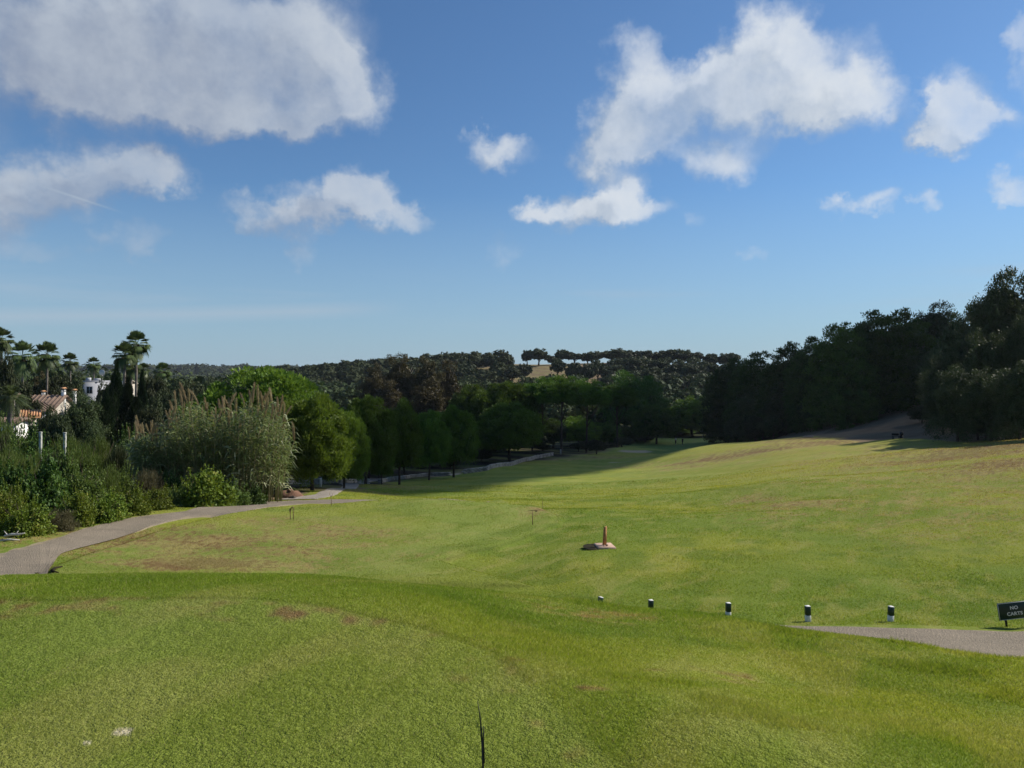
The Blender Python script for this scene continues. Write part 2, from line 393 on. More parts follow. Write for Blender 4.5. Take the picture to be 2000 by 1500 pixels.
M['hair'] = plain('grey_hair', (.16, .15, .14), .7, .3, 0, .4, 30, .2, 80)
M['cane_green'] = plain('green_cane', (.13, .15, .05), .6, .3, 0, .4, 3, .3, 40, (.20, .16, .08))
M['old_white'] = plain('weathered_white_concrete', (.46, .46, .42), .9, .1, 0, .5, 5, .6, 20, (.22, .24, .20))
M['track'] = mk_path('dirt_track', (.34, .25, .17), (.24, .17, .115))
M['dark_cane'] = plain('dark_green_cane', (.055, .065, .022), .6, .2, 0, .3, 30, 0)
# ------------------------------------------------------------------ ground masks
def el(px, py, rx, ry, rot=0.0, w=1.0):
    x, y = hit(px, py); return (x, y, rx, ry, R(rot), w)
DRY = [el(400,1100,2.3,1.3,0,1.1), el(330,1085,2.6,1.6,0,.55), el(250,1095,2.5,1.6,0,.4), el(480,1060,4.2,4,0,.62), el(230,1060,3.5,3,20,.7), el(600,1050,4,4,0,.45), el(340,1045,4,3,0,.6), el(760,1090,3,1.6,0,.3), el(620,1080,2.5,2,0,.3),
       el(1540,986,3.4,2.6,0,.6), el(1480,975,2.0,2.2,0,.5), el(590,1197,.40,.20,0,.72), el(700,1212,.22,.14,0,.9), el(1160,1200,.8,.7,0,.38),
       el(120,1185,.9,.35,0,.5), el(950,1285,.35,.5,0,.35), el(1370,1312,.5,.35,0,.4), el(1170,1345,.1,.05,0,.9), el(1620,1000,6,4,15,.3), el(370,1205,.8,.3,0,.35),
       el(1250,912,5,9,40,.5), el(1900,870,16,9,10,.6), el(1750,880,12,8,20,.4), el(1900,990,6,7,0,.3), el(1920,880,14,7,20,.9), el(1990,905,8,6,20,.75), el(1800,905,9,8,30,.45), el(1700,935,7,6,30,.35), el(1960,960,6,6,20,.38), el(1850,1030,5,5,0,.25),
       el(1620,866,9,9,0,.85), el(1500,878,8,9,20,.8), el(1400,896,7,9,40,.85), el(1330,915,4,5,40,.5), el(1560,858,7,8,0,.7), el(1450,905,6,4,0,.3),
       el(1060,895,12,7,0,.75), el(1180,893,9,7,0,.6), el(700,960,3,4,0,.5), el(760,948,6,4,0,.5), el(840,925,6,5,0,.4), el(1000,905,8,4,0,.4), el(660,1110,2,.8,0,.35),
       el(500,1015,3,1.5,0,.35), el(1040,1000,1,2.2,-25,.5)]
PALE = [el(240,1431,.055,.045,0,1.0), el(170,1451,.022,.018,0,.95)]
SAND = [el(1240,881,4.2,2.6,0,1), el(862,927,3.2,1.4,0,1), el(1212,902,2.4,1.0,0,.9)]
def blobs(L, x, y):
    s = np.zeros(np.shape(x))
    for bx, by, rx, ry, rt, w in L:
        c, n = math.cos(rt), math.sin(rt); dx, dy = x-bx, y-by
        d = ((dx*c+dy*n)/rx)**2+((-dx*n+dy*c)/ry)**2
        s = np.maximum(s, w*np.exp(-d*.9))
    return s
TREELINE = [(-400,30),(-20.5,37),(-13.4,40),(-12.8,46),(-14,62),(-13.5,76),(-14,92),(-5,112),(4,128),(13,146),(26,176),(34,215),(44,222),(60,222),(57,190),(50,165),(46,146),(42,128),(47,112),(46,92),(46,78),(60,70),(100,60),(400,60),(4000,3000),(-4000,3000)]
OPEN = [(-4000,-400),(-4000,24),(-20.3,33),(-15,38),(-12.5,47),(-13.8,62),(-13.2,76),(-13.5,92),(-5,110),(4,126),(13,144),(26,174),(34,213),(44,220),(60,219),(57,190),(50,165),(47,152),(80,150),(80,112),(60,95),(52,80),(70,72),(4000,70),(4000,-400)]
def masks(x, y):
    dry = blobs(DRY, x, y); pale = np.clip(blobs(PALE, x, y), 0, 1); sand = blobs(SAND, x, y)
    s1 = poly_sdf(TEE1, x, y)+(fbm(x*4, y*4, 3, 2)-.5)*.05; s2 = poly_sdf(TEE2, x, y)+(fbm(x*2, y*2, 3, 2)-.5)*.12
    tee = np.maximum(sstep(.03, -.03, s1), .9*sstep(.1, -.1, s2))
    dry = np.maximum(dry, .28*np.exp(-((s1+.12)/.14)**2)*(s1 < .3))
    sd = poly_sdf(TREELINE, x, y)+(fbm(x*.3, y*.3, 5, 3)-.5)*5
    dirt = sstep(3, -2, sd)
    # bare track climbing into the wood on the right
    tx = [(44,118),(52,122),(60,132),(66,140)]
    # worn hill face
    u = 1000+F*x/np.maximum(y, 1)
    hillm = (y > 330)*(y < 520)
    bare = sstep(.38, .54, fbm(x*.018, y*.03, 9, 3)+.32*np.exp(-((u-1085)/120)**2))*hillm
    dirt = np.where(hillm, bare*.75, dirt)
    dry = np.maximum(dry, .7*hillm)
    dry = np.maximum(dry, .5*sstep(60, 85, y)*sstep(38, 60, x)*(y < 300))
    rough = sstep(.05, .3, s1)*sstep(14, 9, y)*.9+.3*sstep(20, 40, y)
    # mown passes across the fairway
    w = (x*.55+y*.83)
    mow = sstep(.35, .65, .5+.5*np.sin(w*.75+2*fbm(x*.05, y*.05, 2, 2)))*sstep(38, 48, y)*sstep(60, 20, x)*.6
    mow = np.maximum(mow, .8*(s2 < -.1)*sstep(-.5, .5, np.sin(s2*2.6))*sstep(-6, -3, x)*sstep(-4.5, -3, s2)); mow = np.maximum(mow, .45*(s2 < -1)*sstep(-.3, .3, np.sin(x*.9+y*1.35)))
    return dict(dry=dry, dirt=dirt, tee=tee, pale=pale, sand=sand, rough=rough, mow=mow, s1=s1, s2=s2)

def gcol(x, y, m):
    def L(a, b, f): return a+(np.array(b)-a)*f[..., None]
    def st(v, a, b): return sstep(a, b, v)
    n1 = fbm(x*.13, y*.13, 60, 3); n2 = fbm(x*.9, y*.9, 64, 4)
    u, v = x*.88-y*.47, x*.47+y*.88
    n3 = fbm(u*2.2, v*.8, 70, 4); n4 = fbm(x*8, y*8, 75, 2)
    c = L(np.zeros(np.shape(x)+(3,))+np.array(G_A), G_B, st(n1, .35, .65))
    c = L(c, G_C, st(n2, .45, .7)*.6)
    c = L(c, G_D, st(n3, .5, .72)*.45)
    c = L(c, (.385, .335, .070), .75*sstep(18, 70, y)*sstep(2, 32, x-(y-60)*.15)*(y < 160)*(.55+.45*st(n2, .3, .7)))
    c = L(c, G_T, m['tee']*.25)
    c = L(c, (.16, .24, .022), m['rough']*st(n4, .3, .7)*.18)
    dry = m['dry']; d2 = dry+(n2-.5)*1.0+(n4-.5)*.9
    dc = L(np.zeros_like(c)+np.array((.37, .30, .115)), (.22, .145, .062), st(n4+.8*(dry-.55), .35, .75))
    f = st(d2, .10, .78)*st(dry, .02, .25); c = c+(dc-c)*f[..., None]
    dirt = m['dirt']; f = st(dirt+(n2-.5)*.7, .3, .7)*st(dirt, .02, .2)
    dc = L(np.zeros_like(c)+np.array((.17, .12, .078)), (.27, .195, .125), n2); c = c+(dc-c)*f[..., None]
    # needle litter under the grove, darkened to carry the shade of the crowns, scrub on the far ground
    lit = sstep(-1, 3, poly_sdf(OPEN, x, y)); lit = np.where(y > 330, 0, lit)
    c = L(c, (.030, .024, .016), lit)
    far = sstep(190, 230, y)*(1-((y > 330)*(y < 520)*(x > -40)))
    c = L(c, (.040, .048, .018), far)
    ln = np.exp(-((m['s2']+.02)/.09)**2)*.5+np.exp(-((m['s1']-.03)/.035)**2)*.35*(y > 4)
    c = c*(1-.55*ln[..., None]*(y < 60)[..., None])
    c = L(c, (.27, .36, .10), .6*sstep(150, 175, y)*(y < 300)*(1-far)*(lit < .5))
    c = L(c, (.62, .56, .40), st(m['pale']+(n4-.5)*.5, .35, .6))
    if 'mow' in m: c = L(c, (.34, .38, .10), m['mow']*.42)
    if 'sand' in m: c = L(c, (.50, .43, .31), st(m['sand'], .4, .6))
    return np.clip(c, 0, 1)
G_A = (.186, .250, .036); G_B = (.282, .305, .046); G_C = (.132, .200, .028); G_D = (.35, .335, .100); G_T = (.245, .278, .074)
def setcol(me, c):
    a = me.attributes.new('tint', 'FLOAT_COLOR', 'POINT')
    a.data.foreach_set('color', np.concatenate([c, np.ones((len(c), 1))], 1).astype(np.float32).ravel())
def build_ground():
    rows = np.concatenate([np.array([-300,-120,-50,-20,-9,-4,-1.5,0.2,1.4]), np.exp(np.linspace(L0, L1, 900))])
    X = (UPX[None, :]-1000)/F*np.maximum(rows, 2.5)[:, None]
    # rows behind the camera fan out again
    X[:9] *= (1+np.clip(2.5-rows[:9], 0, None)/2.5)[:, None]
    Y = np.repeat(rows[:, None], len(UPX), 1)
    Z = H(X, Y)
    for _m in SAND:   # bunkers are shallow hollows
        d = ((X-_m[0])/_m[2])**2+((Y-_m[1])/_m[3])**2
        Z = Z-.25*np.exp(-d*1.2)
    V = np.stack([X, Y, Z], -1).reshape(-1, 3)
    nr, nc = X.shape
    i = np.arange(nr-1)[:, None]*nc+np.arange(nc-1)[None, :]
    Fc = np.stack([i, i+1, i+nc+1, i+nc], -1).reshape(-1, 4)
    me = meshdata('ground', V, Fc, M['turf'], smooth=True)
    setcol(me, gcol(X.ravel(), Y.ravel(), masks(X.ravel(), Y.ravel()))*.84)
    tag(link('ground', me), kind='structure')
build_ground()

def strip(name, A, B, mat, na=240, nb=8, lift=.03, ragged=.06):
    """draped band between two edge polylines (world xy)"""
    def res(P):
        P = np.array(P, float); d = np.concatenate([[0], np.cumsum(np.hypot(*np.diff(P, axis=0).T))]); t = np.linspace(0, d[-1], na)
        q = np.stack([pchip(d, P[:, 0], t)[:, 0], pchip(d, P[:, 1], t)[:, 0]], 1); return q, t
    a, t = res(A); b, t2 = res(B)
    w = np.linspace(0, 1, nb+1)[None, :]
    jit = (fbm(t*2.2, t*0, 4, 4)-.5)*ragged*2; jit2 = (fbm(t*2.2, t*0+9, 8, 4)-.5)*ragged*2
    n = b-a; ln = np.hypot(*n.T)[:, None]; n = n/ln
    a = a+n*jit[:, None]; b = b+n*jit2[:, None]
    X = a[:, None, 0]*(1-w)+b[:, None, 0]*w; Y = a[:, None, 1]*(1-w)+b[:, None, 1]*w
    Z = H(X, Y)+lift
    Z[:, 0] -= lift+.02; Z[:, -1] -= lift+.02
    V = np.stack([X, Y, Z], -1).reshape(-1, 3); nc = nb+1
    i = np.arange(na-1)[:, None]*nc+np.arange(nb)[None, :]
    edge = np.repeat(np.abs(w*2-1)**3, na, 0).ravel()
    me = meshdata(name, V, np.stack([i, i+nc, i+nc+1, i+1], -1).reshape(-1, 4), mat, dict(edge=edge), smooth=True)
    return link(name, me)
_far = [hit(*p) for p in ((0,1075),(60,1060),(100,1050),(180,1026),(240,1012),(300,1003),(384,994),(480,983),(588,977),(700,976.2))]
_near = [hit(*p) for p in ((0,1125),(60,1108),(140,1072),(190,1061),(240,1048),(307,1027),(400,1013),(439,1006),(528,991),(600,985),(700,979.5))]
_far = [(_far[0][0]-14, _far[0][1]-6)]+_far+[(_far[-1][0]+7, _far[-1][1]+1.2)]
_near = [(_near[0][0]-14, _near[0][1]-6)]+_near+[(_near[-1][0]+7, _near[-1][1]+1.0)]
LEFTPATH = _far+_near[::-1]
tag(strip('left_path', _far, _near, M['asphalt'], 420, 14), kind='structure')
_b1 = [(-13.3,40.5)]+[hit(*p) for p in ((612,966),(634,957),(668,949))]+[(-17.5, 74), (-18.5,95)]
_b2 = [(-10.6,40.5)]+[hit(*p) for p in ((652,969),(672,958),(702,949))]+[(-15.0, 74), (-16.0,95)]
tag(strip('side_path', _b1, _b2, M['concrete_path'], 260, 10, .035), kind='structure')
_r1 = [(60,17.5),(30,14.6),(18,13.9)]+[hit(*p) for p in ((2000,1233),(1880,1230),(1760,1227.5),(1640,1225))]+[(5.0,13.3),(3.0,13.5),(0.5,14.6)]
_r2 = [(60,13.5),(30,11.2),(16,10.5)]+[(7.2,10.6),(6.2,10.9),(5.0,11.2),(4.0,11.3)]+[(3.0,11.4),(1.4,12.0),(-1.2,13.2)]
tag(strip('right_path', _r1, _r2, M['asphalt'], 520, 18, .03, .05), kind='structure')

_t1 = [hit(*p) for p in ((1570,855),(1600,846),(1640,833),(1680,822),(1722,811),(1742,803))]
tag(strip('dirt_track', [(a-.2, b+.6) for a, b in _t1], [(a+1.0, b-.9) for a, b in _t1], M['track'], 90, 6, .05, .25), kind='structure')
# ------------------------------------------------------------------ grass blades
def build_grass():
    P = []
    for n, d0, d1 in ((640000, 2.1, 7), (430000, 7, 20), (380000, 20, 70)):
        D = np.exp(rng.uniform(math.log(d0), math.log(d1), n)); x = rng.uniform(-.78, .78, n)*D
        kk = (D < 40) | (x > -16); x, D = x[kk], D[kk]
        h = .0115*(D/4)**.45; w = .0036*(D/4)**.98
        keep = poly_sdf(LEFTPATH, x, D) > .02
        keep &= ~((D > 10.3) & (D < 13.45) & (x > 1))
        x, D, h, w = x[keep], D[keep], h[keep], w[keep]
        m = masks(x, D)
        tee = m['tee']
        hh = h*(1-.35*tee)*rng.uniform(.6, 1.5, len(x))
        hh = hh*(1+(fbm(x*.8, D*.8, 40, 3)-.5)*1.6)
        hh = hh*(1-.7*np.clip(m['dirt'], 0, 1))*(1-.35*np.clip(m['dry'], 0, 1))
        # scattered coarse tussocks on the near bank at the right
        tus = sstep(.62, .72, fbm(x*1.1, D*1.6, 50, 3))*(D < 13)*(x > .6)*(1-tee)
        hh = hh*(1+1.3*tus)
        z = H(x, D)
        a = rng.uniform(0, 2*math.pi, len(x)); lean = rng.uniform(.3, 1.6, len(x)); la = rng.uniform(0, 2*math.pi, len(x))
        ww = w*rng.uniform(.6, 1.5, len(x))
        bx, by = np.cos(a)*ww/2, np.sin(a)*ww/2
        p0 = np.stack([x-bx, D-by, z-.003], 1); p1 = np.stack([x+bx, D+by, z-.003], 1)
        p2 = np.stack([x+np.cos(la)*hh*lean, D+np.sin(la)*hh*lean, z+hh], 1)
        V = np.stack([p0, p1, p2], 1).reshape(-1, 3)
        r = np.clip(rng.random(len(x)), 0, 1)
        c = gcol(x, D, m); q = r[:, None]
        c = c*(np.array([.72, .78, .7])*(1-q)+np.array([1.34, 1.26, 1.35])*q)
        c = np.where(q > .94, np.array([[.33, .29, .14]]), c)
        P.append((V, np.repeat(c, 3, 0)))
    V = np.concatenate([p[0] for p in P]); C = np.concatenate([p[1] for p in P])
    me = meshdata('grass', V, 3, M['blade']); setcol(me, C)
    o = link('grass', me)
    tag(o, 'short mown grass covering the tees, banks and fairway', 'grass', kind='stuff')
build_grass()
# ------------------------------------------------------------------ leaf meshes
def unit(v): return v/(np.linalg.norm(v, axis=-1, keepdims=True)+1e-9)
def rdir(n, r=rng): return unit(r.normal(size=(n, 3)))
def rhombs(P, N, L, W, r, T=None):
    """leaf shaped quads: centre P, facing N, length L, width W"""
    if T is None: T = np.cross(N, rdir(len(P), r))
    T = unit(T); B = unit(np.cross(N, T)); L = np.asarray(L)[:, None]; W = np.asarray(W)[:, None]
    return np.stack([P-T*L*.5, P+B*W*.5-T*L*.08, P+T*L*.5, P-B*W*.5-T*L*.08], 1).reshape(-1, 3)
def spikes(P, T, L, W, r):
    B = unit(np.cross(T, rdir(len(P), r))); L = np.asarray(L)[:, None]; W = np.asarray(W)[:, None]
    return np.stack([P-B*W*.5, P+B*W*.5, P+T*L], 1).reshape(-1, 3)
def leafmesh(name, V, k, mat, rnd_per):
    return meshdata(name, V, k, mat, dict(rnd=np.repeat(rnd_per, k)))

def shell_points(C, Rd, per, r, up=.25, sq=.8, depth=.3):
    """points on lumpy clump shells; C (m,3) centres, Rd (m,) radii"""
    m = len(C); i = np.repeat(np.arange(m), per)
    d = rdir(len(i), r); d[:, 2] += up; d = unit(d)
    rr = Rd[i]*(1-depth*r.random(len(i))**1.6)
    P = C[i]+d*rr[:, None]*np.array([1, 1, sq])
    return P, d, i

def pine_crown(seed, n=15000, Rr=5.0, Hh=10.0, cb=.20, mat='pine', lump=1.0, m=120, wk=1.0):
    """umbrella pine: a dome of tufted clumps with a ragged, flatter underside"""
    r = np.random.default_rng(seed)
    d = rdir(m*3, r); d = d[d[:, 2] > -.62][:m]
    cz = Hh*(cb+.20); a = Rr*.84; c = (Hh-cz)*.86
    wob = 1+wk*.17*np.sin(3*np.arctan2(d[:, 1], d[:, 0])+seed)+wk*.10*np.sin(5*np.arctan2(d[:, 1], d[:, 0])+2*seed+d[:, 2]*5)+r.uniform(-.13, .08, len(d))*(.4+.6*wk)
    wob = np.minimum(wob, 1.09)
    C = d*np.array([a, a, c])*wob[:, None]; C[:, 2] = np.where(C[:, 2] < 0, C[:, 2]*.75, C[:, 2])+cz
    Rd = r.uniform(.6, 1.3, len(C))*Rr*.17*lump
    P, dd, i = shell_points(C, Rd, n//len(C), r, .45, .75, .8)
    T = unit(dd*.8+np.array([0, 0, .55])+rdir(len(P), r)*.35)
    V = spikes(P, T, r.uniform(.35, .8, len(P))*Rr*.085, r.uniform(.6, 1.2, len(P))*Rr*.036, r)
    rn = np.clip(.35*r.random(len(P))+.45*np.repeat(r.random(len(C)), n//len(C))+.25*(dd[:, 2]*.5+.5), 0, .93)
    # inner fill keeps the crown from being see-through
    k = n//5; q = rdir(k, r)*r.random((k, 1))**.35*.84; q[:, 2] = np.where(q[:, 2] < -.1, q[:, 2]*.5, q[:, 2])
    Pi = q*np.array([a, a, c*.95])+np.array([0, 0, cz])
    Vi = spikes(Pi, rdir(k, r), np.full(k, Rr*.16), np.full(k, Rr*.13), r)
    return leafmesh('crown', np.concatenate([V, Vi]), 3, M[mat], np.concatenate([rn, r.random(k)*.3]))

def pine_trunk(seed, Rr=5.0, Hh=10.0, cb=.20, mat='bark'):
    r = np.random.default_rng(seed+900); b = MB()
    top = Hh*(cb+.22); lx, ly = r.uniform(-.5, .5, 2)
    pts = [(0, 0, -.8), (0, 0, .02), (lx*.3, ly*.3, top*.35), (lx*.7, ly*.7, top*.7), (lx, ly, top)]
    b.tube(pts, [.30, .25, .20, .17, .12], 9)
    for k in range(9):
        th = r.uniform(0, 6.28); s = r.uniform(.45, .95); z0 = top*s
        e = np.array([math.cos(th)*Rr*.62, math.sin(th)*Rr*.62, min(Hh*.86, z0+Hh*.30)])
        p0 = np.array([lx*s, ly*s, z0]); mid = (p0+e)/2+np.array([0, 0, -.35])
        b.tube([p0, mid, e], [.10, .07, .03], 6)
    return b.data('trunk', M[mat], True)

def lobed_crown(seed, n=20000, Rr=4.0, Hh=9.0, base=.12, mat='olive', leaf=.17, nl=9, el_=2.0, upr=.3, fuzz=.22):
    """olive / oak: several lobes, each of many leaf clumps, uneven outline"""
    r = np.random.default_rng(seed)
    Cs, Rs, rn0 = [], [], []
    mid = Hh*(base+1)/2; hz = Hh*(1-base)/2
    for k in range(nl):
        d = rdir(1, r)[0]; q = r.uniform(.35, .72)
        lc = np.array([d[0]*Rr*q, d[1]*Rr*q, mid+d[2]*hz*q*.85]); lr = r.uniform(.34, .52)*Rr
        if k == 0: lc = np.array([r.uniform(-.2, .2)*Rr, r.uniform(-.2, .2)*Rr, Hh-lr*1.05])
        m = 16; dd = rdir(m, r); dd[:, 2] = dd[:, 2]*.8+.15
        Cs.append(lc+dd*lr*r.uniform(.6, 1.0, (m, 1))*np.array([1, 1, 1.05])); Rs.append(r.uniform(.28, .5, m)*lr); rn0.append(r.uniform(0, 1)*.5+r.random(m)*.4)
    if base < .1:
        m = 40; th = r.uniform(0, 6.283, m); q = r.uniform(.45, .85, m)*Rr
        Cs.append(np.stack([np.cos(th)*q, np.sin(th)*q, r.uniform(.03, .30, m)*Hh], 1)); Rs.append(r.uniform(.16, .26, m)*Rr); rn0.append(r.random(m)*.6)
    C = np.concatenate(Cs); Rd = np.concatenate(Rs); rn0 = np.concatenate(rn0)
    C[:, 2] = np.maximum(C[:, 2], Hh*base+Rd*.4)
    per = n//len(C)
    P, dd, i = shell_points(C, Rd, per, r, upr, .95, .8)
    P += rdir(len(P), r)*(Rd[i]*fuzz)[:, None]*r.random((len(P), 1))
    N = unit(dd+rdir(len(P), r)*.9)
    T = unit(dd*.7+np.array([0, 0, .4])+rdir(len(P), r)*.6)
    L = r.uniform(.6, 1.35, len(P))*leaf
    V = rhombs(P, N, L*1.5, L*(1/el_)*1.5, r, np.cross(N, np.cross(T, N)))
    rn = np.clip(.55*rn0[i]+.45*r.random(len(P)), 0, 1)
    k = n//3; q = rdir(k, r)*r.random((k, 1))**.45*.82
    Pi = q*np.array([Rr*.8, Rr*.8, hz*.85])+np.array([0, 0, mid])
    Vi = rhombs(Pi, rdir(k, r), np.full(k, leaf*2.6), np.full(k, leaf*2.1), r)
    return leafmesh('crown', np.concatenate([V, Vi]), 4, M[mat], np.concatenate([rn, r.random(k)*.2]))

def tree_trunk(seed, Rr=4.0, Hh=9.0, mat='bark', r0=.26, fork=6):
    r = np.random.default_rng(seed+500); b = MB()
    hz = Hh*.62; lx, ly = r.uniform(-.4, .4, 2)
    b.tube([(0, 0, -.8), (0, 0, 0.05), (lx*.5, ly*.5, hz*.5), (lx, ly, hz)], [r0*1.25, r0, r0*.75, r0*.35], 9)
    for k in range(fork):
        th = k*2*math.pi/fork+r.uniform(-.4, .4); s = r.uniform(.3, .85)
        p0 = np.array([lx*s, ly*s, hz*s]); e = np.array([math.cos(th)*Rr*.6, math.sin(th)*Rr*.6, min(Hh*.88, hz*s+Hh*.3)])
        b.tube([p0, p0*.45+e*.55+np.array([0, 0, .3]), e], [r0*.45, r0*.28, r0*.1], 6)
    return b.data('trunk', M[mat], True)

def cypress_crown(seed, n=9000, Rr=1.2, Hh=9.0, mat='cypress'):
    r = np.random.default_rng(seed); z = r.random(n)**.8; prof = np.sin(np.clip(z*1.02+.06, 0, 1)*math.pi)**.55*(1-.45*z)+.03
    th = r.uniform(0, 6.283, n); lump = 1+.25*np.sin(th*3+z*17+seed)+.15*np.sin(th*5-z*31)
    rad = Rr*prof*lump*(1-.35*r.random(n)**1.5)
    P = np.stack([np.cos(th)*rad, np.sin(th)*rad, z*Hh*.97+.1], 1); d = np.stack([np.cos(th), np.sin(th), np.full(n, 1.0)], 1)
    V = spikes(P, unit(d+rdir(n, r)*.4), r.uniform(.2, .5, n), r.uniform(.08, .2, n), r)
    return leafmesh('crown', V, 3, M[mat], r.random(n)*.8)

def palm_crown(seed, R0=2.0, fan=True, nf=42, mat='palm'):
    r = np.random.default_rng(seed); Q = []; rn = []
    for k in range(nf):
        th = k*2.39996+r.uniform(-.2, .2); f = (k+.5)/nf
        elv = R(84-f*138)+r.uniform(-.38, .38)
        d = np.array([math.cos(th)*math.cos(elv), math.sin(th)*math.cos(elv), math.sin(elv)])
        side = unit(np.cross(d, [0, 0, 1.0])[None])[0]; upv = np.cross(side, d)
        if fan:
            pl = R0*.48; p = d*pl
            Q.append([d*.1-side*.02, d*.1+side*.02, p+side*.015, p-side*.015]); rn.append(.3)
            c = r.uniform(0, .8)
            for a in np.linspace(-1.25, 1.25, 15):
                L = R0*.62*(1-.22*abs(a))*r.uniform(.9, 1.05)
                dd = d*math.cos(a)+side*math.sin(a); tip = p+dd*L*.82+np.array([0, 0, -L*.25*(1-max(0, d[2]))-.40*L*max(0, .4-d[2])]); mid = p+dd*L*.5+upv*L*.03
                w = np.cross(dd, upv); w = w/(np.linalg.norm(w)+1e-9)*L*.085
                Q.append([p, mid-w, tip, mid+w]); rn.append(np.clip(c+r.uniform(-.15, .2), 0, 1))
        else:
            L = R0*r.uniform(.9, 1.1); pts = []; c = r.uniform(0, .75)
            for s in np.linspace(0, 1, 9):
                pts.append(d*L*s*(1-.12*s)+np.array([0, 0, -L*.42*s*s]))
            for q in range(8):
                a_, b_ = pts[q], pts[q+1]; t_ = unit((b_-a_)[None])[0]
                Q.append([a_-side*.02, a_+side*.02, b_+side*.02, b_-side*.02]); rn.append(.3)
                for sg in (-1, 1):
                    for s2 in (0, .5):
                        o = a_+(b_-a_)*s2; ll = L*.26*math.sin(math.pi*min(.97, (q+s2+1)/9.6))**.7
                        tip = o+(side*sg*.75+t_*.6)*ll+np.array([0, 0, -ll*.35]); w = t_*ll*.09
                        Q.append([o, (o+tip)/2-w, tip, (o+tip)/2+w]); rn.append(np.clip(c+r.uniform(-.15, .25), 0, 1))
    return leafmesh('crown', np.array(Q).reshape(-1, 3), 4, M[mat], np.array(rn))
def palm_skirt(seed, R0=2.0):
    r = np.random.default_rng(seed+3); n = 260; th = r.uniform(0, 6.283, n); z = -r.random(n)*R0*.55
    P = np.stack([np.cos(th)*.28, np.sin(th)*.28, z], 1); T = unit(np.stack([np.cos(th)*.35, np.sin(th)*.35, np.full(n, -1.0)], 1)+rdir(n, r)*.15)
    V = spikes(P, T, r.uniform(.4, .8, n)*R0*.6, np.full(n, .14), r)
    return leafmesh('dead_fronds', V, 3, M['palm_dry'], r.random(n))
def palm_trunk(h, r0=.2):
    b = MB(); n = 14
    pts = [(0.04*math.sin(i*.7), .03*math.cos(i*.9), -1+(h+1)*i/n) for i in range(n+1)]
    b.tube(pts, [r0*(1.35 if i == 0 else 1.0+.08*(i % 2)) for i in range(n+1)], 9)
    return b.data('trunk', M['bark_grey'], True)

def shrub_crown(seed, mat, n=9000, Rr=1.5, Hh=1.9, leaf=.075, spiky=False):
    r = np.random.default_rng(seed); m = 46
    d = rdir(m*2, r); d = d[d[:, 2] > -.15][:m]
    q = r.uniform(.55, .95, (len(d), 1))
    C = d*q*np.array([Rr*.85, Rr*.85, Hh*.80]); C[:, 2] = np.maximum(C[:, 2], .12*Hh)
    Rd = r.uniform(.16, .36, len(d))*Rr
    per = n//len(C)
    P, dd, i = shell_points(C, Rd, per, r, .3, .9, .6); P += rdir(len(P), r)*r.random((len(P), 1))*.12*Rr
    P[:, 2] = np.abs(P[:, 2])
    if spiky:
        V = spikes(P, unit(dd*.6+np.array([0, 0, .8])+rdir(len(P), r)*.5), r.uniform(.8, 2.8, len(P))*leaf*1.7, np.full(len(P), leaf*.45), r); k = 3
    else:
        N = unit(dd*.6+rdir(len(P), r)+np.array([0, 0, .35])); L = r.uniform(.6, 1.4, len(P))*leaf; V = rhombs(P, N, L*1.5, L*1.15, r); k = 4
    rn = np.clip(.55*np.repeat(r.random(len(C)), per)+.55*r.random(len(P)), 0, 1)
    # a few long shoots
    if not spiky:
        ns = 26; t0 = rdir(ns, r); t0[:, 2] = np.abs(t0[:, 2])+.3; t0 = unit(t0); st = t0*np.array([Rr, Rr, Hh])*.85
        ss = r.random((ns, 22, 1))*Rr*.35; Ps = (st[:, None]+unit(t0+[0, 0, .7])[:, None]*ss).reshape(-1, 3)+r.normal(size=(ns*22, 3))*.02
        Ls = np.full(len(Ps), leaf*.9); V = np.concatenate([V, rhombs(Ps, rdir(len(Ps), r), Ls*1.4, Ls, r)]); rn = np.concatenate([rn, np.clip(r.random(len(Ps))*.4+.5, 0, 1)])
    kk = n//10; q = rdir(kk, r)*r.random((kk, 1))**.5*.72; q[:, 2] = np.abs(q[:, 2]); Pi = q*np.array([Rr, Rr, Hh*.85])
    Vi = rhombs(Pi, rdir(kk, r), np.full(kk, leaf*3), np.full(kk, leaf*2.4), r) if k == 4 else spikes(Pi, rdir(kk, r), np.full(kk, leaf*4), np.full(kk, leaf*3), r)
    return leafmesh('leaves', np.concatenate([V, Vi]), k, M[mat], np.concatenate([rn, r.random(kk)*.25]))
def shrub_stems(seed, Rr=1.5, Hh=1.9, mat='bark'):
    r = np.random.default_rng(seed+40); b = MB()
    for k in range(11):
        th = r.uniform(0, 6.28); q = r.uniform(.3, .75)
        e = (math.cos(th)*Rr*q, math.sin(th)*Rr*q, Hh*r.uniform(.5, .85)); b.tube([(math.cos(th)*.1, math.sin(th)*.1, -.3), (e[0]*.4, e[1]*.4, e[2]*.55), e], [.03, .022, .008], 5)
    return b.data('stems', M[mat], True)

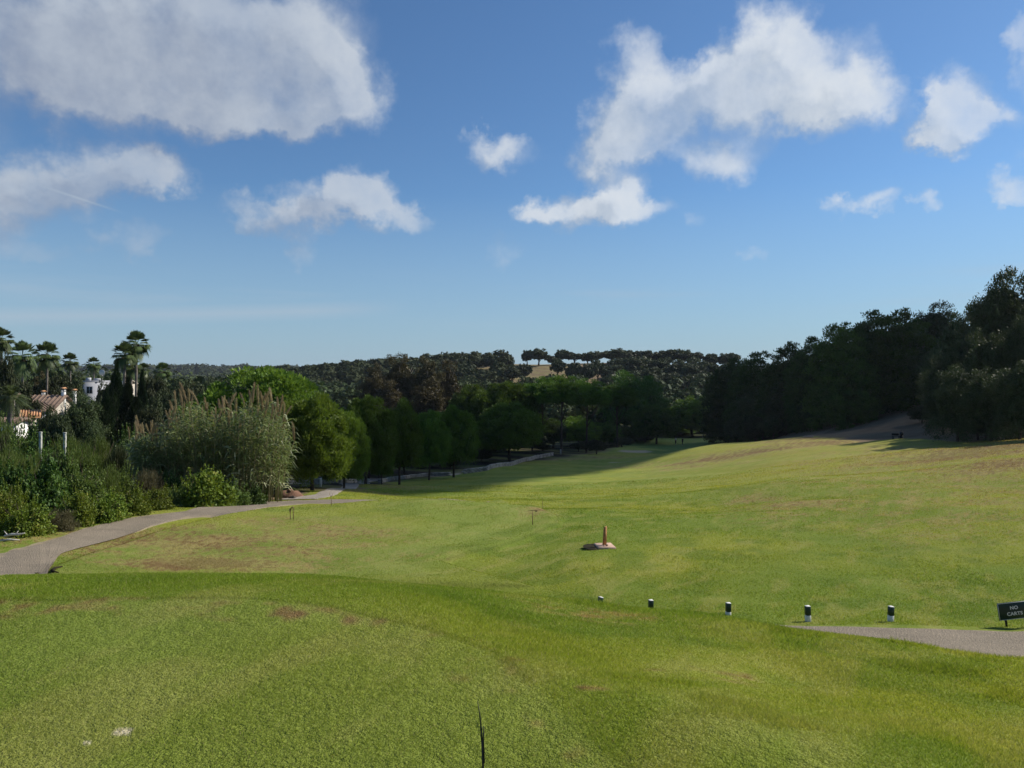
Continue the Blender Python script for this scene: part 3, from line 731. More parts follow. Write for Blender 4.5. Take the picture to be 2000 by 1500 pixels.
# prototypes: (crown mesh, trunk mesh, radius, height)
PR = {}
def proto(k, crown, trunk, Rr, Hh): PR[k] = (crown, trunk, Rr, Hh)
for s in range(3): proto(f'pine{s}', pine_crown(11+s, 38000, lump=1.1, m=190, wk=.45), pine_trunk(11+s), 5, 10)
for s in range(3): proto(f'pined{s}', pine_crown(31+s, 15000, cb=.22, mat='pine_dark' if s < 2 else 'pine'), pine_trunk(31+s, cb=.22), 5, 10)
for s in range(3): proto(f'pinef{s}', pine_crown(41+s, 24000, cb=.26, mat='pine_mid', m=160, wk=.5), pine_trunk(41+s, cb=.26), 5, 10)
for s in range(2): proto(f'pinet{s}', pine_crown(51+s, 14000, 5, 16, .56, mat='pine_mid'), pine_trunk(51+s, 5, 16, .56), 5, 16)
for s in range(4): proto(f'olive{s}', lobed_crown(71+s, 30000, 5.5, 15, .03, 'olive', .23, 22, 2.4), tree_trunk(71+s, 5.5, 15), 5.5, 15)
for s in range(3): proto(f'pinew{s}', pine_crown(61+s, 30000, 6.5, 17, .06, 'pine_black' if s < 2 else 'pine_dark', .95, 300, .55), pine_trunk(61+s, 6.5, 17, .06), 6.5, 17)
for s in range(2): proto(f'oak{s}', lobed_crown(91+s, 16000, 4.5, 9, .16, 'oak', .22, 9, 1.6), tree_trunk(91+s, 4.5, 9), 4.5, 9)
for s in range(3): proto(f'cork{s}', lobed_crown(101+s, 4200, 4.6, 7, (.12, .26, .34)[s], 'oak', .42, 6, 1.5, .4, .1), tree_trunk(101+s, 4.2, 7, 'bark', .34, 5), 3.7, 7)
for s in range(2): proto(f'brown{s}', lobed_crown(121+s, 15000, 5, 20, .10, 'brown', .26, 14, 1.8), tree_trunk(121+s, 5, 20, 'bark_grey', .35, 9), 5, 20)
proto('cyp0', cypress_crown(131), tree_trunk(131, 1, 8, 'bark', .16, 2), 1.2, 9); proto('cyp1', cypress_crown(132, 9000, 1.8, 9), tree_trunk(132, 1, 8, 'bark', .16, 2), 1.8, 9)
SHK = {}
for k, mt, lf, sp in (('y0','shrub_y',.085,0),('y1','shrub_y',.075,0),('g0','shrub_g',.075,0),('g1','shrub_g',.06,1),('d0','shrub_d',.085,0),('b0','shrub_b',.05,1),('o0','olive',.09,1)):
    sd = 200+len(SHK); SHK[k] = (shrub_crown(sd, mt, 9500, 1.5, 1.9, lf, bool(sp)), shrub_stems(sd))

def place(kind, name, label, cat, px, top, D, wpx, group=None, sink=.1, rz=None, sub=('crown', 'trunk')):
    """stand a tree at pixel column px and distance D, as tall as the photograph shows it"""
    cr, tr, Rr, Hh = PR[kind]
    x, y, z = at(px, D); h = max(1.5, zpx(top, D)-z); rad = wpx/F*D/2
    e = empty(name, (x, y, z-sink), rng.uniform(0, 6.28) if rz is None else rz, (rad/Rr, rad/Rr, (h+sink)/Hh))
    link(sub[0], cr, e); link(sub[1], tr, e)
    tag(e, label, cat, group); return e
def bush(kind, name, label, px, top, D, wpx, group=None, cat='shrub'):
    lv, st = SHK[kind]; x, y, z = at(px, D); h = max(.5, zpx(top, D)-z); rad = wpx/F*D/2
    e = empty(name, (x, y, z-.12), rng.uniform(0, 6.28), (rad/1.5, rad/1.5, (h+.12)/1.9))
    link('leaves', lv, e); link('stems', st, e); tag(e, label, cat, group); return e

# ---- umbrella pines left of the fairway
G1 = 'umbrella pines along the left side of the fairway'
for a in [
 ('pine0','bright sunlit umbrella pine domed up behind the giant reeds',520,714,55,300),
 ('pine1','sunlit umbrella pine with a low right flank overhanging the path fork',610,768,47,165),
 ('pine2','dusky umbrella pine just right of the sunlit one, over the side path',672,800,58,100),
 ('pinef0','rounded umbrella pine rising above the shaded row beside the side path',714,768,70,122),
 ('pinef2','small low umbrella pine crown tucked under the taller shaded row',746,850,71,52),
 ('pinef1','shaded umbrella pine with a bare pale trunk showing at the turf edge',780,782,79,102),
 ('pinef0','narrow umbrella pine wedged between two wider crowns in the left row',838,798,89,86),
 ('pinef2','umbrella pine at the right end of the left row, crown leaning to the fairway',886,793,96,100),
 ('pinef1','broad low umbrella pine whose crown reaches down over the stone wall',995,788,124,142),
 ('pinef0','wide umbrella pine behind the low broad one, beneath the dirt slope',985,742,150,150),
 ('pinef2','umbrella pine high in the back row left of centre',925,752,158,100),
 ]: place(a[0], 'umbrella_pine', a[1], 'pine tree', *a[2:], group=G1)
G2 = 'tall bare-stemmed pines at the end of the fairway'
for a in [
 ('pinet0','tall bare-stemmed pine with trunk rising just right of the stone wall end',1096,735,147,110),
 ('pinet1','tall pine whose rounded right flank bulges over the sand bunker side',1145,742,153,95),
 ('pinet0','tall slender pine between the two largest bare-stemmed pines',1060,738,152,90),
 ('pinet1','leaning pale-stemmed pine standing over the dark undergrowth',1206,752,172,88),
 ('pined1','grey-green broad crown towering behind the leaning pine',1232,726,215,150),
 ('pined0','dark pine low behind the two golfers, left part of the gap',1282,786,190,92),
 ('pined2','widest pine crown closing the valley directly behind the flag',1352,772,226,125),
 ('pined1','dark pine filling the gap between flag and right-hand wood',1408,790,222,90),
 ]: place(a[0], 'pine_tree', a[1], 'pine tree', *a[2:], group=G2)
# grove behind the front row
k = 0
for px, top, D, w in [(655,815,84,90),(720,815,92,90),(790,812,104,90),(860,822,118,90),(930,805,138,95),(700,790,104,100),(770,800,124,100),(850,785,150,110),(640,800,104,100),(1000,790,168,100),(1060,790,172,90),(1130,790,178,90),(1180,800,182,80),(1240,810,200,90),(1310,815,236,90),(1380,810,240,90)]:
    place(f'pined{k % 3}', 'grove_pine', 'pine half hidden in the dark grove behind the front rows', 'pine tree', px, top+22, D, w, group='pines deep in the dark grove'); k += 1
# brown trees
G3 = 'brown autumn trees above the pine grove'
for a in [('brown0','brown-leaved tree at the left end of the autumn clump',733,706,196,70),('brown1','tallest russet tree, its tip breaking the skyline above the pines',782,686,200,84),
          ('brown0','brown-leaved tree right of the tallest russet one',834,693,198,76),('brown1','pale-stemmed brown tree at the right end of the autumn clump',876,699,201,62),
          ('brown1','low dull brown tree in front of the autumn clump',755,738,188,80),('brown0','low brown tree in front with thin pale stem showing',838,736,188,80)]:
    place(a[0], 'autumn_tree', a[1], 'deciduous tree', *a[2:], group=G3, sub=('crown', 'trunk'))
# ---- right-hand wood
G4 = 'dark pines of the right-hand wood'
for a in [('pinew0','dark pine at the left tip of the right-hand wood',1432,700,186,90),('pinew1','dark pine second from the left tip of the right-hand wood',1482,682,172,108),
          ('pinew0','dark pine with a knobbly top just before the skyline steps up',1546,668,156,104),('pinew1','dark pine at the first step up of the right skyline',1592,653,146,100),
          ('pinew2','pine with bristling bright top on the rising right skyline',1648,626,137,112),('pinew0','broad pine on the skyline left of the grey-green olives',1706,607,127,128),
          ('pinew2','spiky-topped pine joining the olives on the right skyline',1762,599,122,110)]:
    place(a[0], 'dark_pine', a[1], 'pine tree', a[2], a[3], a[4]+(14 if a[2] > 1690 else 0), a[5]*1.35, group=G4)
G5 = 'grey-green wild olives of the right-hand wood'
for a in [('olive0','wild olive with a rounded top poking above the right skyline',1822,587,142,130),('olive1','grey-green wild olive hanging over the bare dirt slope',1790,640,134,140),
          ('olive2','wild olive on the skyline left of the tallest trees',1872,598,112,126),('olive3','tallest dark wild olive at the upper right corner of the wood',1958,518,97,150),
          ('olive0','wild olive beside the tallest one, cut by the right edge',2032,520,92,150),('olive1','pale-leaved wild olive in front of the tallest one',1925,636,82,120),
          ('olive2','light olive-green tree high at the right edge',1996,600,80,110),('olive3','wild olive with drooping pale shoots low at the right',1870,712,76,106),
          ('olive0','nearest wild olive, filling the lower right edge of the wood',1992,700,68,120),('olive1','big wild olive whose base darkens the crest of the slope',1935,712,72,120),
          ('olive2','dark wild olive at the right border of the bare slope',1842,690,98,96),('olive3','bluish wild olive at the middle of the wood',1722,690,150,110),
          ('olive0','dim wild olive under the skyline pines',1665,700,156,110),('olive1','dim bushy olive left of the bare slope',1600,720,160,110),
          ('olive2','low bluish olive in the dark left part of the wood',1535,740,150,90),('olive3','low dark olive near the left tip of the wood',1478,750,166,90)]:
    place(a[0], 'wild_olive', a[1], 'olive tree', *a[2:], group=G5)
for i, (px, top, D, w) in enumerate([(2105,560,84,150),(2190,540,90,160),(2090,660,66,120),(2290,560,88,160),(2200,640,68,140),(2420,560,80,170),(2560,540,84,180)]):
    place(f'olive{i % 4}', 'wild_olive', 'wild olive beyond the right edge of the view', 'olive tree', px, top, D, w, group='olives beyond the right edge')
G6 = 'undergrowth at the foot of the right-hand wood'
for a in [('oak0','low yellow-green oak scrub left of the bare dirt slope',1652,786,143,62),('oak1','low dark oak scrub beside the yellow-green one',1600,800,150,60),
          ('oak0','round dark scrub at the top of the pale track',1742,785,140,58),('oak1','bluish low scrub right of the bare slope',1800,795,116,54),
          ('oak0','dark scrub spilling onto the slope below the olives',1858,800,92,60),('oak1','dark scrub along the shaded crest at the right',1910,800,78,80),
          ('oak0','dark scrub near the right edge on the shaded crest',1985,800,74,90),('oak1','low scrub right beside the putting green',1436,808,180,60),('oak0','low scrub in the dark behind the lit crest',1490,800,164,70),('oak1','scrub under the second dark pine',1545,800,152,60)]:
    place(a[0], 'oak_scrub', a[1], 'bush', *a[2:], group=G6)
# scrub under the left grove
for i, (px, top, D, w) in enumerate([(1165,858,150,50),(1215,855,176,50),(1130,862,158,45),(1060,868,152,40),(1260,850,196,50),(1040,850,150,60),(940,880,124,50),(960,870,140,60),(880,890,110,50),(1310,840,228,50),(1400,835,226,40)]):
    place(f'oak{i % 2}', 'understorey_bush', ['bluish understorey bush beneath the tall bare-stemmed pines','dark understorey bush in the deep shade of the grove'][i > 4], 'bush', px, top, D, w, group='understorey bushes of the grove')

# ---- cork oaks on the far ridge
G7 = 'round-headed oaks on the far savanna hill'
RIDGE = [(989,688,440,24),(1030,685,456,22),(1052,684,452,34),(1078,694,456,22),(1096,684,462,24),(1122,690,462,40),(1148,688,466,28),(1163,687,462,34),(1196,684,452,44),(1222,684,462,42),(1256,686,458,44),(1275,695,462,24),(1300,683,458,44),(1332,684,460,44),(1352,690,455,40),(1388,690,450,32),(1420,691,448,36),(1090,704,408,26),(1122,708,396,36),(1148,712,392,30),(1168,706,400,28),(1195,712,398,50),(1238,698,424,38),(1286,702,424,42),(1320,708,410,40),(1350,712,400,40),(1382,708,410,40),(1416,708,400,40),(1022,712,400,26),(1000,718,395,30),(960,694,440,36),(925,697,440,40),(1262,722,380,44),(1310,728,372,40)]
RL = {0:'round oak left of the bare dirt patch on the far ridge',2:'pair-like broad oak on the far ridge above the bare dirt',4:'dark oak whose trunk stands clear of the sky right of the dirt patch',8:'spreading oak with a long clear trunk on the ridge line',16:'oak at the right end of the far ridge against the sky',17:'lone small oak with a visible trunk on the bare dirt',18:'dark twin-headed oak at the foot of the dirt patch'}
for i, (px, top, D, w) in enumerate(RIDGE):
    place(f'cork{i % 3}', 'cork_oak', RL.get(i, 'round-headed oak among its neighbours on the far savanna hill'), 'oak tree', px, top, D, w*1.15, group=G7)

# ---- far woods that read as one mass
def wood(name, label, spots, leaf, per, mat='wood', squash=.75, trunks=True):
    r = np.random.default_rng(len(spots)); P, N, L, rn = [], [], [], []
    for x, y, rad, h in spots:
        z = float(H(np.array([x]), np.array([y]))[0]); m = 9
        d = rdir(m, r); d[:, 2] = np.abs(d[:, 2])*.9
        C = d*np.array([rad*.6, rad*.6, h*.34])+np.array([x, y, z+h*.52]); rd = r.uniform(.35, .55, m)*rad
        p, dd, i = shell_points(C, rd, per//m, r, .4, squash, .3)
        P.append(p); N.append(unit(dd+rdir(len(p), r)*.5)); L.append(r.uniform(.6, 1.4, len(p))*leaf); rn.append(np.clip(np.full(len(p), r.random()*.7)+.3*r.random(len(p)), 0, 1))
        q = 26; p = r.uniform(-1, 1, (q, 3))*np.array([rad*.75, rad*.75, h*.4])+np.array([x, y, z+h*.4]); P.append(p); N.append(rdir(q, r)); L.append(np.full(q, rad*.55)); rn.append(np.full(q, .1))
    P = np.concatenate(P); N = np.concatenate(N); L = np.concatenate(L)
    me = leafmesh(name, rhombs(P, N, L*1.3, L, r), 4, M[mat], np.concatenate(rn))
    tag(link(name, me), label, 'wood', kind='stuff')
def scatter(n, px0, px1, d0, d1, rad, hh, seed, cond=None):
    r = np.random.default_rng(seed); o = []
    while len(o) < n:
        px = r.uniform(px0, px1); D = math.sqrt(r.uniform(d0*d0, d1*d1)); x = (px-1000)/F*D
        if cond and not cond(px, D, x): continue
        s = r.uniform(.75, 1.25); o.append((x, D, rad*s, hh*s*r.uniform(.85, 1.15)))
    return o
wood('wooded_hillside', 'dense dull green wood covering the hill left of the autumn trees', scatter(470, 440, 985, 380, 500, 5.5, 7.5, 3, lambda px, D, x: px < 930 or D < 400 or fbm(np.array([x*.05]), np.array([D*.05]), 2, 2)[0] > .55), 1.3, 150)
wood('valley_wood', 'dark wood filling the valley floor behind the pines', scatter(430, -100, 1520, 215, 375, 5.0, 9, 4, lambda px, D, x: not (px > 1180 and D < 250)), 1.0, 150)
wood('hill_scrub', 'dark scrub thickening over the right shoulder of the far hill', scatter(105, 1190, 1560, 372, 440, 4.6, 5.6, 5, lambda px, D, x: fbm(np.array([x*.03]), np.array([D*.03]), 2, 2)[0] > .38), 1.1, 150, 'oak')
wood('coastal_wood', 'bluish band of distant trees along the low coast hills', scatter(420, -250, 760, 1500, 2100, 17, 16, 6), 4.5, 120)
wood('plain_wood', 'dark trees spread over the low plain behind the villas', scatter(330, -300, 560, 420, 900, 7.5, 9.5, 7), 1.8, 140)
wood('shore_wood', 'hazy trees on the middle of the plain', scatter(420, -300, 900, 880, 1500, 11, 12, 17), 3.0, 120)
wood('garden_wood', 'dark garden trees massed behind the villas', scatter(190, -350, 500, 126, 205, 4.6, 12.8, 8), .65, 190)

# ---- palms
FANS = [palm_crown(300+s, 2.0) for s in range(3)]; DATE = palm_crown(310, 2.6, False, 40); SK = palm_skirt(320)
def palm(label, px, top, D, rpx, kind='fan', skirt=True, name='fan_palm'):
    x, y, z = at(px, D); rad = rpx/F*D; h = zpx(top, D)-z-rad*(.75 if kind == 'fan' else .5)
    e = empty(name, (x, y, z)); s = 1.25*rad/(2.0 if kind == 'fan' else 2.6)
    link('trunk', palm_trunk(h, .13 if kind == 'fan' else .24), e)
    c = link('crown', random.choice(FANS) if kind == 'fan' else DATE, e, (0, 0, h)); c.scale = (s,)*3; c.rotation_euler = (0, 0, rng.uniform(0, 6))
    if skirt: d = link('dead_fronds', SK, e, (0, 0, h)); d.scale = (s*.9,)*3
    tag(e, label, 'palm tree', 'palms around the villas at the left')
palm('tallest fan palm of the twin pair rising above the dark cypresses', 266, 655, 82, 25)
palm('lower fan palm of the twin pair, left of the tallest', 243, 676, 80, 22)
palm('third fan palm head nestled just below the twin pair', 256, 700, 84, 18)
palm('fan palm with slim trunk standing above the brown shrub', 44, 676, 98, 27)
palm('fan palm second from the left group, shaggy and dark', 92, 675, 102, 23)
palm('small round-headed fan palm left of the white house', 137, 694, 120, 15)
palm('smallest dark fan palm directly above the white house', 183, 702, 124, 13)
palm('short fan palm just right of the cypresses', 280, 713, 96, 12)
palm('dark fan palm alone right of the twin pair', 317, 714, 120, 17)
palm('bushy fan palm at the far left edge', 2, 648, 84, 22)
palm('low date palm with pale drooping fronds in front of the small villa', 20, 756, 62, 36, 'date', False, 'date_palm')
palm('low date palm in the valley left of the far pines', 592, 744, 210, 12, 'fan', False)
palm('small valley palm right of the first', 628, 748, 215, 11, 'fan', False)
# ---- garden trees
for a in [('cyp1','broad dark cypress under the left of the twin palms',228,708,76,40),('cyp0','dark cypress directly under the twin palms',250,735,74,34),('cyp0','slim dark cypress right of the twin palms',278,722,78,22),
          ('cyp1','dark cypress low in the centre of the group',266,775,70,50),('cyp1','dark drooping conifer at the left of the cypress group',208,760,72,36)]:
    place(a[0], 'cypress', a[1], 'cypress', *a[2:], group='dark cypresses under the twin palms')
for a in [('brown0','olive-brown garden tree behind the brown-roofed villa',78,722,104,50),('olive0','dark garden tree left of the white house',146,722,116,56),
          ('olive1','pale green drooping pepper tree in front of the white house',158,762,66,92),('oak0','grey-green bush below the villa roof',122,806,56,66),
          ('olive2','pale green garden bush left of the dark cypresses',178,828,50,60),('oak1','dark tree at the far left edge below the palms',8,700,78,50),('oak0','dark tree behind the tan plumes',330,760,90,70),('oak1','dull garden tree behind the reeds at the left',372,750,110,80),
          ('oak0','dark green tree between cypresses and reeds',300,770,80,60),('brown1','reddish brown bare tree on the plain',368,738,170,40),('oak1','dark garden tree at the end of the villa row',420,742,130,60),('olive3','dark garden tree behind the brown-roofed villa',32,712,112,50)]:
    place(a[0], 'garden_tree', a[1], 'tree', *a[2:], group='garden trees around the villas')
place('cyp1', 'conifer', 'tiny dark conifer spire on the far coast line', 'conifer', 384, 709, 1400, 9)

for a in [('oak0','broad dark garden tree under the fan palms, left one',40,740,88,70),('oak1','broad dark garden tree under the fan palms, middle one',105,738,104,80),('oak0','broad dark garden tree just left of the cypress group',205,742,100,60),
          ('olive3','rounded grey-green garden tree in front of the brown-roofed villa',100,790,60,44),('oak1','dark garden tree behind the slim cypress',300,738,104,60),('oak0','dark garden tree low behind the plumes',345,775,72,70),('oak1','dark tree behind the left of the reed plumes',290,800,58,60),('oak0','dark tree under the left shoulder of the bright pine',400,765,66,70)]:
    place(a[0], 'garden_tree', a[1], 'tree', *a[2:], group='garden trees around the villas')
for i, (px, top, D, w) in enumerate([(1440,812,168,60),(1475,815,150,56),(1510,812,146,56),(1560,808,148,60),(1580,812,150,44),(1775,775,136,60),(1815,785,124,50),(1835,800,104,44),(1880,800,81,46),(1925,795,76,56),(1965,790,74,56),(2020,790,72,60),(1890,760,92,90),(1700,740,150,100),(1620,760,156,100),(1550,760,165,100)]):
    place(f'oak{i % 2}', 'shade_bush', 'dark bush in the deep shade at the foot of the right-hand wood', 'bush', px, top, D, w, group='shade bushes of the right-hand wood')
for i, (px, top, D, w) in enumerate([(600,880,72,60),(640,880,80,60),(700,885,88,60),(740,880,96,60),(780,875,104,70),(830,870,116,70),(900,860,136,80),(960,850,150,80),(1020,840,164,80),(1080,830,172,80),(1140,830,182,80),(1190,835,190,70),(1250,830,205,70),(1290,825,238,70),(1340,825,240,70),(1395,825,238,60),(540,880,70,80),(500,860,72,90)]):
    place(f'oak{i % 2}', 'grove_bush', 'dark bush in the depth of the left grove', 'bush', px, top, D, w, group='bushes in the depth of the grove')

# ---- shrubs on the bank left of the path
G8 = 'leafy shrubs along the outer edge of the cart path'
for a in [('y0','sunlit yellow-green bramble at the far left edge of the path',-6,960,25.5,90),('y1','yellow-green bramble above the bleached branches',48,975,25.2,95),
          ('b0','dry brown twiggy shrub left of the red stake',112,990,26.6,70),('y0','yellow-green bramble just left of the red stake',150,962,28.2,80),
          ('y1','bramble right behind the red stake',205,958,29.5,84),('y1','bramble with yellow leaves right of the red stake',250,945,31.0,80),
          ('y0','low bramble between stake and domed shrub',300,958,32.5,66),('g0','green shrub at the foot of the reeds, left of the domed one',345,952,34.2,60),
          ('y0','domed leafy shrub with bright top in front of the reeds',402,918,35.0,110),('y1','left shoulder of brambles beside the domed shrub',355,940,36.0,80),
          ('g0','low green shrub right of the domed one',452,942,37.2,70),('d0','dark little shrub at the right end of the path hedge',492,950,38.2,56)]:
    bush(a[0], 'path_shrub', a[1], a[2], a[3]-3, a[4]-1.4, a[5]*1.15, group=G8)
G9 = 'wild shrubs covering the bank behind the path hedge'
for a in [('d0','large dark ivy-like shrub with bright tips below the concrete posts',82,888,29.5,110),('d0','dark shrub at the far left behind the front brambles',8,905,29,110),
          ('g0','green shrub right of the dark ivy-like one',160,905,32,100),('g1','feathery green shrub on the bank below the right concrete post',205,900,34,90),
          ('b0','dry brown shrub at the left foot of the reeds',285,905,34.5,60),('g0','yellowish shrub halfway up the bank',240,905,35,80),('g1','grey-green feathery shrub at the far left top of the bank',5,858,36,110),
          ('g1','grey-green feathery shrub left of the left concrete post',45,868,38,80),('o0','silvery feathery shrub between the two concrete posts',104,872,42,70),
          ('g1','feathery shrub right of the right concrete post',160,858,43,90),('g1','pale feathery shrub below the pepper tree',190,838,47,90),('o0','silvery feathery shrub below the cypresses',232,860,44,70),
          ('g0','olive-green shrub left of the reed stand',262,850,46,60),('d0','dark shrub filling the bank below the villas',70,850,50,110),('o0','grey shrub in front of the small villa',20,838,52,100),
          ('g1','grey shrub under the villa roof',130,838,54,90),('d0','dark shrub at the base of the cypresses',250,838,56,90),('b0','brown dry shrub left of the dry reed stems',300,905,36.5,60),('d0','dark shrub in the shade under the reeds',330,925,37,70),
          ('d0','dark shrub under the centre of the reeds',430,925,39,70),('d0','dark shrub under the right of the reeds',500,940,40,60),('y1','yellow-green shoots at the lower left corner of the bank',20,935,27.5,70),('g1','feathery shrub at the foot of the left concrete post',80,866,42,64),('g0','shrub at the foot of the right concrete post',128,867,42,60),('d0','dark shrub hiding the foot of the small white villa',56,818,60,60),('g0','shrub hiding the foot of the white garden building',14,812,58,70),('d0','dark shrub below the brown-roofed villa',98,812,64,80),('g1','tall feathery shrub at the far left before the date palm',-8,810,54,80),('g0','tall green shrub left of the pale posts',38,835,50,70),('o0','tall silvery shrub right of the white villa wall',92,818,56,60)]:
    bush(a[0], 'wild_shrub', a[1], *a[2:], group=G9)
for i, (px, top, D, w) in enumerate([(-90,930,27,120),(-180,900,30,140),(-60,860,36,130),(-200,850,40,150),(-330,900,30,160),(-300,840,46,170),(-110,830,54,150),(-480,880,32,180),(-460,830,48,200)]):
    bush(['y0','g0','g1','d0'][i % 4], 'wild_shrub', 'wild shrub beyond the left edge of the view', px, top, D, w, group='shrubs beyond the left edge')

# ---- the giant reed stand
def reeds():
    x0, y0, z0 = at(440, 39.5); e = empty('giant_reed', (x0, y0, z0))
    tag(e, 'tall stand of giant reeds with tan plumes beside the cart path', 'reeds')
    r = np.random.default_rng(77); st = MB(); Q = []; rn = []; plumes = []
    topline = ([240, 285, 330, 380, 430, 480, 530, 575, 600], [868, 838, 814, 800, 792, 780, 796, 840, 885])
    for k in range(430):
        px = r.uniform(262, 566); D = r.uniform(38.0, 42.5)
        if k % 5 == 0: px = r.uniform(262, 300)
        ex = (px-440)/160
        bx = (px*.88+440*.12-1000)/F*D; bz = float(H(np.array([bx]), np.array([D]))[0])
        lean = ex*.9+r.normal()*.22
        topz = zpx(np.interp(px+lean*20, *topline)+abs(r.normal())*30-6+14*math.sin(px*.045), D); h = max(1.6, topz-bz); ly = r.normal()*.25-.15
        p0 = np.array([bx, D, bz]); pts = [p0+np.array([lean*s*s*h*.22, ly*s*s*h*.2, h*s*(1-.03*s)]) for s in (0, .3, .6, 1.0)]
        st.tube([q-[x0, y0, z0] for q in pts], [.022, .02, .015, .006], 4)
        th0 = r.uniform(0, 6.28)
        for q in range(17):
            s = .22+.78*(q/16)**.8; b = pts[0]*(1-s)+pts[3]*s; i = min(2, int(s*3.0)); f = s*3-i if s < 1 else 1
            b = np.array([np.interp(s, [0, .3, .6, 1], [p[c] for p in pts]) for c in range(3)])
            th = th0+q*2.6+r.normal()*.3; dr = np.array([math.cos(th), math.sin(th), 0]); L = r.uniform(.55, 1.15)*(1-.25*s); w = r.uniform(.022, .042)
            sd = np.array([-dr[1], dr[0], 0])*w; up = r.uniform(.6, 1.3); dq = r.random(); c = [b+dr*L*a+np.array([0, 0, L*(up*a-(.55+.5*dq)*up*a*a-.22*a*a*a)]) for a in (0, .33, .68, 1.0)]
            tw = np.array([0, 0, w*r.uniform(-1, 1)])
            ra = r.random()*.75+(.12 if s > .7 else 0)
            if s < .35 and r.random() < .5 or r.random() < .06: ra = .97
            Q += [[c[0]-sd*.4, c[0]+sd*.4, c[1]+sd+tw, c[1]-sd-tw], [c[1]-sd-tw, c[1]+sd+tw, c[2]+sd*.8, c[2]-sd*.8], [c[2]-sd*.8, c[2]+sd*.8, c[3]+sd*.05, c[3]-sd*.05]]; rn += [ra]*3
        if r.random() < (.42 if 262 < px < 600 else 0): plumes.append((pts[3], lean, h))
    V = np.array(Q).reshape(-1, 3)-np.array([x0, y0, z0])
    link('leaves', leafmesh('leaves', V, 4, M['reed'], np.array(rn)), e); st.build('canes', M['cane_green'], e, True)
    pm = []
    for s in range(3):
        n = 420; t = r.random(n); th = r.uniform(0, 6.28, n); sway = .12*t**2
        C = np.stack([sway, sway*.4, t*.85+.1], 1); d = np.stack([np.cos(th)*.5, np.sin(th)*.5, np.full(n, 1.0)], 1)
        V = spikes(C, unit(d), (.20*np.sin(np.clip(t*.9+.12, 0, 1)*math.pi)**.7+.03)*r.uniform(.7, 1.2, n), np.full(n, .022), r)
        pm.append(leafmesh('plume', V, 3, M['plume'], r.random(n)))
    plumes.sort(key=lambda q: -q[0][2]); plumes = plumes[::1][:128][::3]+plumes[1:128:3]
    for i, (p, ln, h) in enumerate(plumes):
        o = link('plume', pm[i % 3], e, tuple(p-[x0, y0, z0]-[0, 0, .12])); s = r.uniform(.75, 1.5); o.scale = (s*.7, s*.7, s); o.rotation_euler = (r.normal()*.16, .16*ln+r.normal()*.20, r.uniform(0, 6))
reeds()
# ------------------------------------------------------------------ objects on the course
def ground_at(px, py):
    x, y = hit(px, py); return x, y, float(H(np.array([x]), np.array([y]))[0])
def gz(x, y): return float(H(np.array([x]), np.array([float(y)]))[0])

# striped marker posts along the cart path
G = 'green and white rope posts beside the cart path'
PM = MB(); PM.box((0, 0, .02), (.088, .088, .20), bev=.008); PG = MB(); PG.box((0, 0, .2005), (.09, .09, .161), bev=.010)
PC = MB(); PC.box((0, 0, .286), (.082, .082, .010), bev=.003)
pm, pg, pc = PM.data('white_base', M['white_paint']), PG.data('green_band', M['green_paint']), PC.data('top_cap', M['white_paint'])
for px, top, D, tilt, lab in ((1739, 1184, 14.0, .05, 'green and white post nearest the no carts sign'), (1578, 1183, 14.0, -.03, 'green and white post above the tip of the right-hand path'),
                              (1422, 1177, 14.2, .02, 'green and white post standing just clear of the grass bank, middle of the row'), (1271, 1174.5, 14.6, .01, 'post of which only the dark green upper half shows over the bank'),
                              (1168, 1168.5, 15.2, .25, 'post of which only the very top peeps over the bank')):
    x = (px-1000)/F*D; z = zpx(top, D)-.291; sc = 1
    if px < 1300: z += .03
    if px > 1500: x, D, z = ground_at(px, 1214); sc = (zpx(top, D)-z)/.291
    e = empty('marker_post', (x, D, z), .15); e.rotation_euler = (0, tilt, .15 + tilt); e.scale = (1, 1, sc)
    link('white_base', pm, e); link('green_band', pg, e); link('top_cap', pc, e); tag(e, lab, 'post', G)

# no carts sign
def sign():
    D = 13.55; x = (1981.5-1000)/F*D; zc = zpx(1192, D)
    e = empty('cart_sign', (x, D, zc)); e.rotation_euler = (0, R(-8.5), R(-6)); tag(e, 'dark green sign reading NO CARTS, leaning low in the grass', 'sign')
    b = MB(); b.box((0, 0, 0), (.58, .022, .315), bev=.004); b.build('panel', M['green_paint'], e)
    f = MB()
    for c, d in (((0, -.0125, .150), (.572, .004, .007)), ((0, -.0125, -.150), (.572, .004, .007)), ((-.2825, -.0125, 0), (.007, .004, .292)), ((.2825, -.0125, 0), (.007, .004, .292))): f.box(c, d)
    f.build('border', M['letters'], e)
    for t_, z_ in (('NO', .028), ('CARTS', -.080)):
        cu = bpy.data.curves.new('lettering', 'FONT'); cu.body = t_; cu.size = .086; cu.align_x = 'CENTER'; cu.extrude = .0015; cu.offset = .0022; cu.space_character = 1.06; cu.materials.append(M['letters'])
        tmp = bpy.data.objects.new('tmp', cu); COL.objects.link(tmp); bpy.context.view_layer.update()
        me = bpy.data.meshes.new_from_object(tmp.evaluated_get(bpy.context.evaluated_depsgraph_get())); me.name = 'lettering'; bpy.data.objects.remove(tmp)
        if not me.materials: me.materials.append(M['letters'])
        o = link('lettering', me, e); o.location = (-.012, -.0135, z_); o.rotation_euler = (math.pi/2, 0, 0)
    for sx in (-.17, .17):
        s = MB(); s.box((sx, .022, -.20), (.035, .018, .36), bev=.003); s.build('stake', M['dark_metal'], e)
sign()

